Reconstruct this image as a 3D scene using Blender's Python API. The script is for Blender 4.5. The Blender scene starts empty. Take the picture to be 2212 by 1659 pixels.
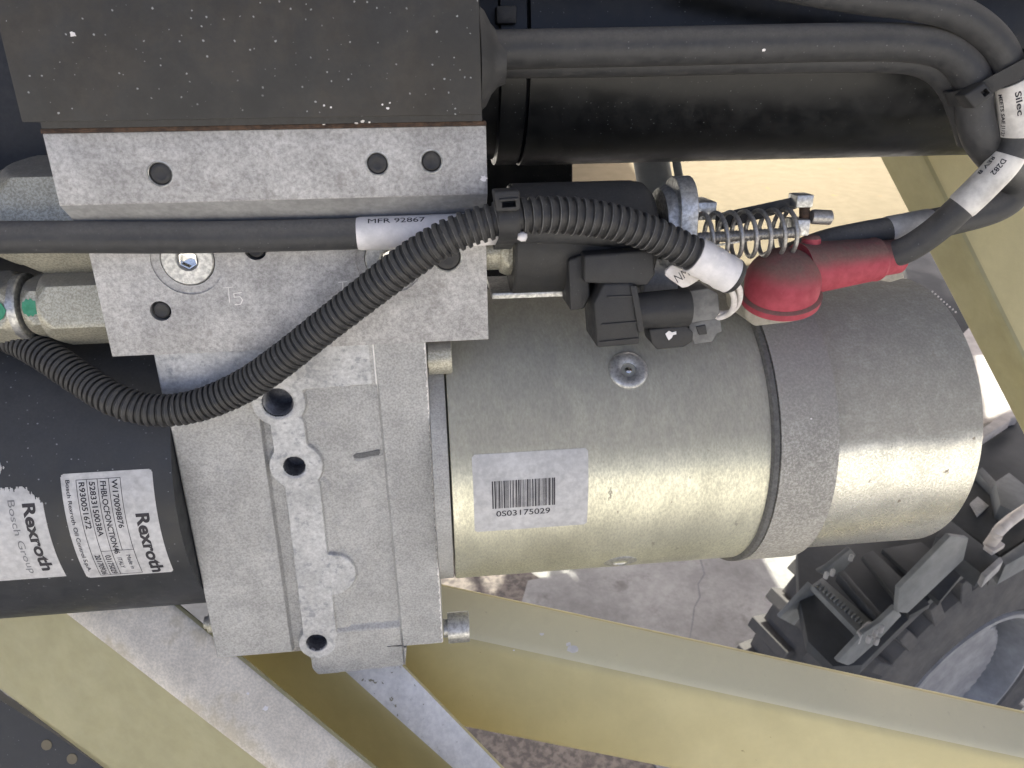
import bpy, bmesh, math, random
import numpy as np
from mathutils import Vector, Matrix, noise
random.seed(7)
R = math.radians
SC = bpy.context.scene
COL = SC.collection

# ------------------------------------------------------------------ camera
PITCH = 30.0
CAM_Z = 1.755
FOC = 1600.0                     # focal length, in units of 1/2212 of the frame width
cam_d = bpy.data.cameras.new('camera')
cam = bpy.data.objects.new('camera', cam_d)
COL.objects.link(cam)
cam.location = (0, 0, CAM_Z)
cam.rotation_euler = (R(90 - PITCH), 0, 0)
cam_d.lens = FOC / 2212 * 36
cam_d.clip_start = 0.01
cam_d.clip_end = 500
cam_d.dof.use_dof = True
cam_d.dof.focus_distance = 0.40
cam_d.dof.aperture_fstop = 26
SC.camera = cam

# ------------------------------------------------------------------ light
SUN_EL, SUN_AZ = 58.0, 20.0      # azimuth from +Y towards +X: the sun stands beyond the machine
w = bpy.data.worlds.new('World')
SC.world = w
w.use_nodes = True
nt = w.node_tree
sky = nt.nodes.new('ShaderNodeTexSky')
sky.sky_type = 'NISHITA'
sky.sun_disc = False
sky.sun_elevation = R(SUN_EL)
sky.sun_rotation = R(SUN_AZ)
sky.air_density = .35
sky.dust_density = 7.0
sky.ozone_density = .0
nt.links.new(sky.outputs[0], nt.nodes['Background'].inputs[0])
nt.nodes['Background'].inputs[1].default_value = 0.15
sd = bpy.data.lights.new('sun', 'SUN')
sd.energy = 2.1
sd.angle = R(0.5)
sd.color = (1.0, 0.97, 0.86)
sun = bpy.data.objects.new('sun', sd)
COL.objects.link(sun)
SUNV = Vector((math.sin(R(SUN_AZ)) * math.cos(R(SUN_EL)), math.cos(R(SUN_AZ)) * math.cos(R(SUN_EL)), math.sin(R(SUN_EL))))
sun.rotation_euler = SUNV.to_track_quat('Z', 'Y').to_euler()
SC.view_settings.view_transform = 'Standard'
SC.view_settings.look = 'None'
SC.view_settings.gamma = 1
SC.view_settings.exposure = 2.08

# ------------------------------------------------------------------ frames
CAM = Vector((0, 0, CAM_Z))
p = R(PITCH)
VU, VV, VW = Vector((1, 0, 0)), Vector((0, math.sin(p), math.cos(p))), Vector((0, -math.cos(p), math.sin(p)))

def view_vec(a, b, c):
    return VU * a + VV * b + VW * c

def ray(px, py):
    return view_vec((px - 1106) / FOC, -(py - 829.5) / FOC, -1.0)

def frame(origin, ax, ay, az):
    m = Matrix((ax, ay, az)).transposed().to_4x4()
    m.translation = origin
    return m

yr = view_vec(-.012, .928, .374).normalized()
xr = view_vec(.993, .073, -.088)
xr = (xr - yr * xr.dot(yr)).normalized()
zr = xr.cross(yr)
D0 = 0.414
RIG = frame(CAM - VW * D0, xr, yr, zr)          # the power unit's own axes: x along the motor, y up its faces, z out of them
RIGI = RIG.inverted()
CR = RIGI @ CAM
MM = 0.001

def onplane(px, py, axis, val, inv=RIGI):
    o = inv @ CAM
    d = inv.to_3x3() @ ray(px, py)
    t = (val - o[axis]) / d[axis]
    return o + d * t

def rp(px, py, z):                               # rig point on the plane z (mm)
    return onplane(px, py, 2, z * MM)

def vp(px, py, depth):                           # rig point at a distance (m) along the lens axis
    return RIGI @ (CAM + ray(px, py) * depth)

def wp(px, py, depth):
    return CAM + ray(px, py) * depth

def ground(px, py, z=0.0):
    d = ray(px, py)
    return CAM + d * ((z - CAM.z) / d.z)

def fit_cyl(a, b, zc):                           # circle (y, z, r) along x, tangent to the two sight lines
    def ang(q):
        d = RIGI.to_3x3() @ ray(*q)
        return math.atan2(d.y, d.z)
    a1, a2 = ang(a) % (2 * math.pi), ang(b) % (2 * math.pi)
    m, h = (a1 + a2) / 2, abs(a1 - a2) / 2
    dist = (zc * MM - CR.z) / math.cos(m)
    return CR.y + dist * math.sin(m), zc * MM, dist * math.sin(h)

def oncyl(px, py, cyl, extra=0.0):               # sight line meets the near side of a cylinder along x: (x, angle)
    cy, cz, r = cyl
    r = r + extra
    d = RIGI.to_3x3() @ ray(px, py)
    oy, oz = CR.y - cy, CR.z - cz
    A = d.y ** 2 + d.z ** 2
    B = 2 * (oy * d.y + oz * d.z)
    Cc = oy * oy + oz * oz - r * r
    disc = max(B * B - 4 * A * Cc, 0)
    t = (-B - math.sqrt(disc)) / (2 * A)
    q = CR + d * t
    return q.x, math.atan2(q.y - cy, q.z - cz)

# ------------------------------------------------------------------ materials
def mat(name, base, base2=None, scale=300, rough=.6, rough2=None, metal=0.0, bump=0.0, bscale=900, stretch=(1, 1, 1),
        specks=0.0, speck_col=(.5, .48, .45), speck_scale=420, dust=0.0, dust_col=(.27, .25, .225), dust_lo=.30, dust_hi=.75,
        coat=0.0, ramp=(.35, .65), blot=None, blot_col=None, blot_scale=60, blot_at=.62, detail=5, hard=False, spec=.5, dust_rough=.95, patch=.12, patch_scale=45, grain=.6):
    m = bpy.data.materials.new(name)
    m.use_nodes = True
    t = m.node_tree
    N, L = t.nodes, t.links
    bs = N['Principled BSDF']
    tc = N.new('ShaderNodeTexCoord')
    mp = N.new('ShaderNodeMapping')
    mp.inputs['Scale'].default_value = stretch
    L.new(tc.outputs['Object'], mp.inputs[0])
    def nz(sc, det=5, rg=.6):
        n = N.new('ShaderNodeTexNoise')
        n.inputs['Scale'].default_value = sc
        n.inputs['Detail'].default_value = det
        n.inputs['Roughness'].default_value = rg
        L.new(mp.outputs[0], n.inputs['Vector'])
        return n.outputs['Fac']
    def mr(src, a, b, c=0.0, d=1.0):
        n = N.new('ShaderNodeMapRange')
        n.interpolation_type = 'SMOOTHSTEP'
        n.inputs[1].default_value = a
        n.inputs[2].default_value = b
        n.inputs[3].default_value = c
        n.inputs[4].default_value = d
        L.new(src, n.inputs[0])
        return n.outputs[0]
    def mul(a, b, op='MULTIPLY'):
        n = N.new('ShaderNodeMath')
        n.operation = op
        for i, v in enumerate((a, b)):
            if isinstance(v, (int, float)):
                n.inputs[i].default_value = v
            else:
                L.new(v, n.inputs[i])
        return n.outputs[0]
    def mixc(f, a, b):
        n = N.new('ShaderNodeMix')
        n.data_type = 'RGBA'
        for i, v in ((0, f), (6, a), (7, b)):
            if isinstance(v, tuple):
                n.inputs[i].default_value = (*v, 1)
            elif isinstance(v, (int, float)):
                n.inputs[i].default_value = v
            else:
                L.new(v, n.inputs[i])
        return n.outputs[2]
    f1 = mr(nz(scale, detail, grain), *ramp)
    col = mixc(f1, base, base2 or tuple(c * .8 for c in base))
    if patch:
        pv = mr(nz(patch_scale, 6, .7), .3, .7, 1 - patch, 1 + patch)
        vm = N.new('ShaderNodeVectorMath')
        vm.operation = 'SCALE'
        L.new(col, vm.inputs[0])
        L.new(pv, vm.inputs['Scale'])
        col = vm.outputs[0]
    rg = mr(f1, 0, 1, rough, rough2 if rough2 is not None else min(rough + .1, 1))
    met = None
    if blot:
        fb = mr(nz(blot_scale, 6, .65), blot_at, blot_at + (.015 if hard else .1))
        fb = mul(fb, blot)
        col = mixc(fb, col, blot_col)
        rg = mixc(fb, rg, (.9, .9, .9))
        met = mul(fb, -1.0)
    if dust:
        g = N.new('ShaderNodeNewGeometry')
        sx = N.new('ShaderNodeSeparateXYZ')
        L.new(g.outputs['Normal'], sx.inputs[0])
        up = mr(mul(sx.outputs[2], mul(mr(nz(26, 3), .3, .7, -.02, .02), .0, 'ADD'), 'ADD'), dust_lo, dust_hi)
        nn = mr(nz(120, 9, .8), .3, .6, .72, 1.0)
        # dust thins out unevenly near its edge
        e = mul(mul(up, nn), dust)
        col = mixc(e, col, mixc(mr(nz(700, 4), .3, .7), dust_col, tuple(c * .82 for c in dust_col)))
        rg = mixc(e, rg, (dust_rough,) * 3)
        dd = mul(e, -1.0)
        met = dd if met is None else mul(met, dd, 'ADD')
    if specks:
        v = N.new('ShaderNodeTexVoronoi')
        v.inputs['Scale'].default_value = speck_scale
        v.inputs['Randomness'].default_value = 1
        nd = N.new('ShaderNodeVectorMath')
        nd.operation = 'ADD'
        wn = N.new('ShaderNodeTexNoise')
        wn.inputs['Scale'].default_value = 900
        L.new(mp.outputs[0], wn.inputs['Vector'])
        sc_ = N.new('ShaderNodeVectorMath')
        sc_.operation = 'SCALE'
        L.new(wn.outputs['Color'], sc_.inputs[0])
        sc_.inputs['Scale'].default_value = .0008
        L.new(mp.outputs[0], nd.inputs[0])
        L.new(sc_.outputs[0], nd.inputs[1])
        L.new(nd.outputs[0], v.inputs['Vector'])
        sxc = N.new('ShaderNodeSeparateXYZ')
        L.new(v.outputs['Color'], sxc.inputs[0])
        size = mul(mr(sxc.outputs[0], .15, .25, .0, .12), mr(sxc.outputs[1], .0, 1.0, .5, 1.5))
        sp = mul(mul(size, v.outputs['Distance'], 'SUBTRACT'), 12.0)
        cl = N.new('ShaderNodeClamp')
        L.new(sp, cl.inputs[0])
        sp = mul(cl.outputs[0], mr(nz(35, 3), .35, .55, .5, 1.0))
        sp = mul(mul(sp, mr(sxc.outputs[2], 0, 1, .35, 1.0)), specks)
        col = mixc(sp, col, speck_col)
        rg = mixc(sp, rg, (.9, .9, .9))
        dd = mul(sp, -1.0)
        met = dd if met is None else mul(met, dd, 'ADD')
    L.new(col, bs.inputs['Base Color'])
    L.new(rg, bs.inputs['Roughness'])
    if metal:
        if met is not None:
            a = mul(met, 1.0, 'ADD')
            c = N.new('ShaderNodeClamp')
            L.new(a, c.inputs[0])
            L.new(mul(c.outputs[0], metal), bs.inputs['Metallic'])
        else:
            bs.inputs['Metallic'].default_value = metal
    bs.inputs['Specular IOR Level'].default_value = spec
    if coat:
        bs.inputs['Coat Weight'].default_value = coat
        bs.inputs['Coat Roughness'].default_value = .12
    if bump:
        b = N.new('ShaderNodeBump')
        b.inputs['Strength'].default_value = bump
        b.inputs['Distance'].default_value = .0006
        L.new(nz(bscale, 4, .6), b.inputs['Height'])
        L.new(b.outputs[0], bs.inputs['Normal'])
    return m

M = {}
M['alu_block'] = mat('weathered_aluminium', (.52, .51, .495), (.30, .293, .285), scale=520, patch=.20, patch_scale=34, grain=.85, rough=.55, rough2=.8, metal=.2, bump=.15, bscale=1400, ramp=(.34, .66), detail=8, blot=.5, blot_col=(.24, .225, .21), blot_scale=70, blot_at=.58)
M['cast'] = mat('sandblasted_casting', (.475, .470, .450), (.335, .332, .318), scale=900, rough=.6, rough2=.75, metal=.35, bump=.55, bscale=1700, ramp=(.3, .7), detail=6, blot=.35, blot_col=(.27, .27, .275), blot_scale=80, blot_at=.6, dust=.25, dust_lo=.4, dust_hi=.9, dust_col=(.45, .43, .40))
M['machined'] = mat('dull_machined_aluminium', (.53, .53, .52), (.37, .37, .365), scale=420, grain=.8, patch=.18, rough=.5, rough2=.7, metal=.25, bump=.12, bscale=900, ramp=(.3, .7), blot=.75, blot_col=(.27, .275, .28), blot_scale=170, blot_at=.54)
M['chamfer'] = mat('smooth_dusty_shaded_aluminium', (.30, .30, .295), (.25, .25, .248), scale=300, rough=.7, metal=.1)  # dusty chamfer, with the shade of a downward face put into the colour
M['zinc'] = mat('yellow_passivated_steel', (.76, .75, .60), (.50, .495, .40), scale=900, grain=.75, patch=.16, patch_scale=25, rough=.33, rough2=.50, metal=.8, ramp=(.3, .7), stretch=(1, .45, .45), bump=.1, bscale=1300, dust=.95, dust_lo=.22, dust_hi=.50, dust_col=(.36, .348, .30), blot=.6, blot_col=(.20, .17, .12), blot_scale=170, blot_at=.67, hard=True)
M['zinc_cap'] = mat('bright_zinc_steel', (.82, .81, .72), (.52, .515, .46), scale=700, grain=.75, patch=.14, rough=.24, rough2=.38, metal=.85, bump=.08, bscale=1300, ramp=(.3, .7), dust=.96, dust_lo=.30, dust_hi=.41, dust_col=(.35, .335, .29), blot=.8, blot_col=(.20, .15, .09), blot_scale=150, blot_at=.655, hard=True)
M['band'] = mat('grey_brown_clamp_band', (.47, .455, .41), (.29, .278, .25), scale=620, grain=.75, rough=.6, rough2=.8, metal=.25, bump=.15, ramp=(.36, .6), detail=6, dust=.75, dust_lo=.3, dust_hi=.7, dust_col=(.34, .325, .30))
M['dark_edge'] = mat('dark_grey_band_edge', (.13, .128, .12), (.09, .088, .083), scale=400, rough=.7)
M['fitting'] = mat('zinc_plated_fitting', (.50, .48, .39), (.33, .315, .255), scale=900, grain=.75, rough=.4, rough2=.6, metal=.55, bump=.15, ramp=(.4, .6), dust=.85, dust_lo=.60, dust_hi=.85, dust_col=(.22, .21, .195))
M['green'] = mat('green_marking_paint', (.03, .23, .12), (.06, .30, .18), scale=300, rough=.5)
M['steel'] = mat('dull_bright_steel', (.60, .60, .58), (.38, .38, .37), scale=500, rough=.3, rough2=.5, metal=.85, bump=.12, dust=.3)
M['shiny'] = mat('shiny_steel', (.8, .8, .78), rough=.13, metal=1.0)
M['spring'] = mat('grey_spring_steel', (.42, .41, .39), (.28, .27, .26), scale=800, rough=.35, metal=.7, dust=.3)
M['black_paint'] = mat('glossy_black_paint', (.007, .008, .009), (.012, .013, .014), scale=90, rough=.3, rough2=.4, specks=.8, speck_col=(.17, .175, .18), speck_scale=420, dust=.35, dust_lo=.6, dust_hi=1.0, dust_col=(.08, .085, .095), spec=.35)
M['plate_black'] = mat('dusty_black_plate', (.020, .020, .020), (.040, .036, .031), scale=20, grain=.8, patch=.25, rough=.55, rough2=.7, specks=1.0, speck_col=(.5, .52, .52), speck_scale=330, dust=.3, dust_lo=.2, dust_hi=.8, dust_col=(.07, .06, .05), ramp=(.4, .65), detail=6)
M['rust'] = mat('rusty_edge', (.095, .058, .038), (.045, .032, .026), scale=300, rough=.9)
M['tank_black'] = mat('dusty_black_tank_paint', (.012, .014, .017), (.018, .02, .024), scale=70, rough=.42, rough2=.55, specks=.9, speck_col=(.3, .31, .32), speck_scale=300, dust=.42, dust_lo=.2, dust_hi=.9, dust_col=(.13, .13, .13))
M['cable'] = mat('black_cable_rubber', (.028, .029, .031), (.045, .045, .046), scale=200, rough=.5, rough2=.65, specks=.6, speck_col=(.25, .25, .25), dust=.9, dust_lo=.15, dust_hi=.95, dust_col=(.19, .18, .165), bump=.2)
M['conduit'] = mat('dusty_corrugated_plastic', (.020, .020, .021), (.036, .035, .034), scale=250, rough=.42, rough2=.6, specks=.5, speck_col=(.3, .3, .29), dust=.7, dust_lo=.2, dust_hi=1.0, dust_col=(.13, .125, .115))
M['crest'] = mat('worn_conduit_ridge', (.20, .196, .185), (.09, .088, .084), scale=160, rough=.6)
M['plastic'] = mat('matt_black_plastic', (.016, .016, .017), (.03, .03, .03), scale=150, rough=.5, rough2=.65, specks=.4, speck_col=(.16, .16, .16), dust=.45, dust_lo=.3, dust_hi=.95, dust_col=(.09, .086, .08), bump=.25)
M['grey_plastic'] = mat('grey_plastic', (.17, .17, .165), (.12, .12, .118), scale=200, rough=.5, dust=.4, dust_col=(.2, .19, .17))
M['coil'] = mat('dusty_black_coil', (.020, .020, .020), (.03, .029, .027), scale=200, rough=.5, rough2=.65, specks=.4, speck_col=(.2, .2, .2), dust=.95, dust_lo=.45, dust_hi=.9, dust_col=(.085, .08, .072), bump=.2)
M['white_tape'] = mat('white_plastic_tape', (.80, .77, .76), (.70, .68, .67), scale=120, rough=.4)
M['white_wire'] = mat('white_wire_insulation', (.74, .70, .66), (.55, .51, .47), scale=150, rough=.45)
M['sleeve'] = mat('grey_white_label_sleeve', (.66, .64, .60), (.50, .48, .45), scale=120, rough=.4, dust=.45, dust_lo=.55, dust_hi=1.0, dust_col=(.25, .235, .215))
M['sticker'] = mat('silver_white_label', (.52, .515, .505), (.43, .425, .42), scale=260, rough=.38, rough2=.55, detail=7, blot=.35, blot_col=(.36, .35, .34), blot_scale=120, blot_at=.6)
M['bright_scratch'] = mat('bright_scratched_metal', (.82, .80, .76), rough=.5)
M['ink_mark'] = mat('grey_marker_ink', (.09, .09, .09), (.13, .13, .13), scale=900, rough=.6)
M['ink'] = mat('black_ink', (.016, .014, .022), rough=.5)
M['ink_grey'] = mat('faded_grey_ink', (.20, .20, .21), rough=.5)
M['ink_blue'] = mat('blue_black_ink', (.04, .045, .09), rough=.5)
M['red'] = mat('red_rubber', (.40, .066, .088), (.33, .052, .070), scale=150, rough=.62, rough2=.72, spec=.3, specks=.15, speck_col=(.6, .3, .3), dust=.95, dust_lo=.12, dust_hi=.75, dust_col=(.20, .135, .115), bump=.2)
M['beige'] = mat('dusty_beige_insulator', (.36, .34, .28), (.28, .265, .22), scale=200, rough=.7)
M['yellow'] = mat('olive_yellow_paint', (.63, .55, .28), (.60, .52, .26), scale=30, patch=.05, patch_scale=18, rough=.42, rough2=.5, dust=.30, dust_lo=.3, dust_hi=.95, dust_col=(.44, .40, .29), blot=.8, blot_col=(.24, .16, .07), blot_scale=130, blot_at=.715, hard=True)
M['olive'] = mat('dusty_shaded_olive_paint', (.38, .35, .195), (.36, .33, .18), patch=.06, scale=30, rough=.5, blot=.4, blot_col=(.24, .19, .10), blot_scale=90, blot_at=.70)
M['yellow_strip'] = mat('dusty_yellow_paint_top', (.74, .68, .47), (.66, .61, .42), scale=45, rough=.6, patch=.08, blot=.5, blot_col=(.40, .34, .22), blot_scale=110, blot_at=.66, bump=.1)
M['dust_strip'] = mat('dust_covered_paint', (.72, .66, .56), (.58, .54, .46), scale=700, rough=.85, bump=.3, bscale=700, detail=8, blot=.6, blot_col=(.46, .40, .28), blot_scale=22, blot_at=.52)
M['white_strip'] = mat('flaking_white_paint', (.92, .90, .86), (.82, .80, .77), scale=300, rough=.7, bump=.3, bscale=500, blot=1.0, blot_col=(.36, .33, .24), blot_scale=150, blot_at=.635, hard=True)
M['cream'] = mat('cream_paint', (.215, .188, .135), (.20, .175, .126), scale=40, rough=.95, rough2=1.0, spec=.05, patch=.05, blot=.6, blot_col=(.42, .24, .07), blot_scale=24, blot_at=.66)
M['concrete'] = mat('grey_concrete', (.36, .355, .34), (.25, .245, .235), scale=3.5, rough=.85, rough2=.95, bump=.25, bscale=60, detail=9, blot=.6, blot_col=(.12, .11, .10), blot_scale=5, blot_at=.56)
M['dirt'] = mat('brown_stony_dirt', (.24, .21, .18), (.13, .115, .105), scale=60, rough=.95, bump=1.0, bscale=70, detail=9, ramp=(.4, .6))
M['sand'] = mat('pale_sandy_ground', (.36, .36, .335), (.29, .29, .27), scale=9, rough=.9, bump=.4, bscale=90, detail=8)
M['tyre'] = mat('grey_dusty_tyre', (.07, .07, .072), (.12, .115, .11), scale=14, rough=.8, dust=.6, dust_col=(.13, .125, .12), dust_lo=.1, dust_hi=.9)
M['dark_machine'] = mat('dark_grey_machine_paint', (.034, .038, .043), (.055, .06, .066), scale=9, rough=.55, rough2=.7)
M['mid_machine'] = mat('mid_grey_machine_paint', (.19, .20, .205), (.14, .15, .155), scale=10, rough=.55)
M['light_machine'] = mat('light_grey_machine_paint', (.36, .36, .36), (.27, .27, .275), scale=12, rough=.5)
M['rail_white'] = mat('white_rail_paint', (.62, .58, .55), (.5, .46, .43), scale=14, rough=.5)
M['rim'] = mat('pale_grey_rim', (.34, .345, .35), (.24, .245, .25), scale=9, rough=.45)
M['hole_dark'] = mat('dark_rubber_plug', (.014, .014, .015), (.028, .028, .030), scale=300, rough=.45, dust=.2)
M['thread'] = mat('grey_thread', (.18, .185, .20), (.12, .12, .13), scale=500, rough=.4, metal=.6)
M['blocker'] = mat('grey_blocker_steel', (.16, .16, .16), rough=.6)

# ------------------------------------------------------------------ objects
def props(o, label=None, cat=None, group=None, kind=None):
    if label: o['label'] = label
    if cat: o['category'] = cat
    if group: o['group'] = group
    if kind: o['kind'] = kind
    return o

ORG = {}

def thing(name, label, cat, origin, group=None, base=RIG):
    o = bpy.data.objects.new(name, None)
    COL.objects.link(o)
    o.empty_display_size = .02
    origin = Vector(origin)
    o.matrix_world = base @ Matrix.Translation(origin)
    ORG[o.name] = origin
    return props(o, label, cat, group)

def obj(name, bm, m, parent=None, origin=None, base=RIG, angle=35, label=None, smooth=True):
    if parent is not None:
        origin = ORG[parent.name]
    origin = Vector(origin) if origin is not None else Vector((0, 0, 0))
    bmesh.ops.recalc_face_normals(bm, faces=bm.faces)
    for v in bm.verts:
        v.co -= origin
    me = bpy.data.meshes.new(name)
    bm.to_mesh(me)
    bm.free()
    for pl in me.polygons:
        pl.use_smooth = smooth
    if smooth:
        me.set_sharp_from_angle(angle=R(angle))
    ms = m if isinstance(m, (list, tuple)) else [m]
    for k in ms:
        me.materials.append(M[k])
    o = bpy.data.objects.new(name, me)
    COL.objects.link(o)
    if parent is not None:
        o.parent = parent
    else:
        o.matrix_world = base @ Matrix.Translation(origin)
    ORG[o.name] = origin
    if label: o['label'] = label
    return o

def BM():
    return bmesh.new()

def bevel(bm, edges, off, seg=2):
    bmesh.ops.bevel(bm, geom=edges, offset=off, segments=seg, profile=.5, affect='EDGES', clamp_overlap=True)

def add_loft(bm, rings, closed=True, caps=True):
    vr = [[bm.verts.new(c) for c in r] for r in rings]
    fs = []
    n = len(rings[0])
    for a, b in zip(vr[:-1], vr[1:]):
        for i in range(n if closed else n - 1):
            j = (i + 1) % n
            fs.append(bm.faces.new((a[i], a[j], b[j], b[i])))
    if caps:
        fs.append(bm.faces.new(vr[0][::-1]))
        fs.append(bm.faces.new(vr[-1]))
    return vr, fs

def add_prism(bm, poly, z0, z1, off=0.0, seg=2):   # poly: rig points (x, y); z in mm
    tmp = bmesh.new()
    add_loft(tmp, [[(q[0], q[1], z0 * MM) for q in poly], [(q[0], q[1], z1 * MM) for q in poly]])
    bmesh.ops.recalc_face_normals(tmp, faces=tmp.faces)
    if off:
        bevel(tmp, tmp.edges[:], off * MM, seg)
    merge(bm, tmp)

def merge(bm, tmp):
    me = bpy.data.meshes.new('tmp')
    tmp.to_mesh(me)
    tmp.free()
    bm.from_mesh(me)
    bpy.data.meshes.remove(me)

def add_hexa(bm, A, B, off=0.0, seg=3):           # A, B: four corners each
    tmp = bmesh.new()
    add_loft(tmp, [A, B])
    bmesh.ops.recalc_face_normals(tmp, faces=tmp.faces)
    if off:
        bevel(tmp, tmp.edges[:], off * MM, seg)
    merge(bm, tmp)

def add_box(bm, c0, c1, off=0.0, seg=2, M4=None):  # mm
    (x0, y0, z0), (x1, y1, z1) = c0, c1
    P = [Vector((x, y, z)) * MM for z in (z0, z1) for x, y in ((x0, y0), (x1, y0), (x1, y1), (x0, y1))]
    if M4 is not None:
        P = [M4 @ q for q in P]
    add_hexa(bm, P[:4], P[4:], off, seg)

def basis(ax):
    ax = Vector(ax).normalized()
    u = Vector((0, 0, 1)) if abs(ax.z) < .9 else Vector((0, 1, 0))
    a = (u - ax * u.dot(ax)).normalized()
    return ax, a, ax.cross(a)

def add_lathe(bm, org, axis, prof, n=64, caps=True, rfun=None):   # prof: (s, r) in metres
    ax, a, b = basis(axis)
    org = Vector(org)
    rings = []
    for s, r in prof:
        ring = []
        for i in range(n):
            t = 2 * math.pi * i / n
            rr = rfun(t, r) if rfun else r
            ring.append(org + ax * s + (a * math.cos(t) + b * math.sin(t)) * max(rr, 1e-6))
        rings.append(ring)
    return add_loft(bm, rings, True, caps)

def px_poly(pts, z):
    return [rp(x, y, z) for x, y in pts]

def smooth_path(pts, step=.001):
    P = [Vector(q) for q in pts]
    P = [P[0] * 2 - P[1]] + P + [P[-1] * 2 - P[-2]]
    out = []
    for i in range(1, len(P) - 2):
        a, b, c, d = P[i - 1:i + 3]
        n = max(4, int((c - b).length / step))
        for k in range(n):
            t = k / n
            out.append(.5 * ((2 * b) + (c - a) * t + (2 * a - 5 * b + 4 * c - d) * t * t + (3 * b - a - 3 * c + d) * t ** 3))
    out.append(P[-2])
    return out

class Path:
    def __init__(s, pts, step=.001):
        q = smooth_path(pts, step * .5)
        L = [0]
        for a, b in zip(q[:-1], q[1:]):
            L.append(L[-1] + (b - a).length)
        s.len = L[-1]
        n = int(s.len / step) + 2
        s.S = [s.len * i / (n - 1) for i in range(n)]
        s.P, j = [], 0
        for d in s.S:
            while j < len(L) - 2 and L[j + 1] < d: j += 1
            t = (d - L[j]) / max(L[j + 1] - L[j], 1e-9)
            s.P.append(q[j].lerp(q[j + 1], min(max(t, 0), 1)))
        s.T = [(s.P[min(i + 1, n - 1)] - s.P[max(i - 1, 0)]).normalized() for i in range(n)]
        s.n = n
    def at(s, d):
        f = min(max(d / s.len, 0), 1) * (s.n - 1)
        i = min(int(f), s.n - 2)
        t = f - i
        pos = s.P[i].lerp(s.P[i + 1], t)
        T = s.T[i].lerp(s.T[i + 1], t).normalized()
        v = (CR - pos)
        N = (v - T * v.dot(T)).normalized()
        return pos, T, N, T.cross(N)
    def pt(s, d, th, r):
        pos, T, N, B = s.at(d)
        return pos + (N * math.cos(th) + B * math.sin(th)) * r
    def near(s, q):
        i = min(range(s.n), key=lambda k: (s.P[k] - q).length)
        return s.S[i]

def add_tube(bm, path, r, a=0.0, b=None, n=24, rf=None, step=.0015):
    b = path.len if b is None else b
    k = max(2, int((b - a) / step))
    rings = []
    for i in range(k + 1):
        d = a + (b - a) * i / k
        rr = rf(d) if rf else r
        pos, T, N, B = path.at(d)
        rings.append([pos + (N * math.cos(2 * math.pi * j / n) + B * math.sin(2 * math.pi * j / n)) * rr for j in range(n)])
    add_loft(bm, rings)

def boolean(o, cutter_bm, op='DIFFERENCE'):
    me = bpy.data.meshes.new('cut')
    bmesh.ops.recalc_face_normals(cutter_bm, faces=cutter_bm.faces)
    cutter_bm.to_mesh(me)
    cutter_bm.free()
    c = bpy.data.objects.new('cut', me)
    COL.objects.link(c)
    c.matrix_world = RIG
    bpy.context.view_layer.update()
    md = o.modifiers.new('b', 'BOOLEAN')
    md.object = c
    md.operation = op
    md.solver = 'EXACT'
    dg = bpy.context.evaluated_depsgraph_get()
    nm = bpy.data.meshes.new_from_object(o.evaluated_get(dg))
    o.modifiers.clear()
    o.data = nm
    nm.name = o.name
    bpy.data.objects.remove(c)
    for pl in nm.polygons: pl.use_smooth = True
    nm.set_sharp_from_angle(angle=R(35))

def text_geo(s, size, bold=0.0, align='LEFT', xs=1.0, res=3):
    cu = bpy.data.curves.new('t', 'FONT')
    cu.body = s
    cu.size = size
    cu.offset = bold * size
    cu.align_x = align
    cu.resolution_u = res
    o = bpy.data.objects.new('t', cu)
    COL.objects.link(o)
    dg = bpy.context.evaluated_depsgraph_get()
    dg.update()
    me = bpy.data.meshes.new_from_object(o.evaluated_get(dg))
    V = [(v.co.x * xs, v.co.y) for v in me.vertices]
    F = [tuple(q.vertices) for q in me.polygons]
    bpy.data.objects.remove(o)
    bpy.data.curves.remove(cu)
    bpy.data.meshes.remove(me)
    return V, F

def add_mapped(bm, geo, fn):
    V, F = geo
    vs = [bm.verts.new(fn(x, y)) for x, y in V]
    for f in F:
        try: bm.faces.new([vs[i] for i in f])
        except ValueError: pass

def rect_geo(x0, y0, x1, y1, nx=1, ny=1):
    V = [(x0 + (x1 - x0) * i / nx, y0 + (y1 - y0) * j / ny) for j in range(ny + 1) for i in range(nx + 1)]
    F = [(j * (nx + 1) + i, j * (nx + 1) + i + 1, (j + 1) * (nx + 1) + i + 1, (j + 1) * (nx + 1) + i) for j in range(ny) for i in range(nx)]
    return V, F

def add_sheet(bm, outline_ok, x0, y0, x1, y1, nx, ny, fn, th=.00012):
    """thin sheet with a back and an edge, cut to outline_ok(x, y)"""
    top, bot = {}, {}
    def inside(i, j):
        x = x0 + (x1 - x0) * (i + .5) / nx
        y = y0 + (y1 - y0) * (j + .5) / ny
        return 0 <= i < nx and 0 <= j < ny and outline_ok(x, y)
    def gv(i, j, d, lift):
        if (i, j) not in d:
            d[(i, j)] = bm.verts.new(fn(x0 + (x1 - x0) * i / nx, y0 + (y1 - y0) * j / ny, lift))
        return d[(i, j)]
    for i in range(nx):
        for j in range(ny):
            if not inside(i, j): continue
            q = [(i, j), (i + 1, j), (i + 1, j + 1), (i, j + 1)]
            bm.faces.new([gv(*c, top, th) for c in q])
            for (di, dj), (a, b) in (((0, -1), (0, 1)), ((1, 0), (1, 2)), ((0, 1), (2, 3)), ((-1, 0), (3, 0))):
                if not inside(i + di, j + dj):
                    A, B = q[a], q[b]
                    bm.faces.new([gv(*A, top, th), gv(*B, top, th), gv(*B, bot, 0), gv(*A, bot, 0)])

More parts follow.
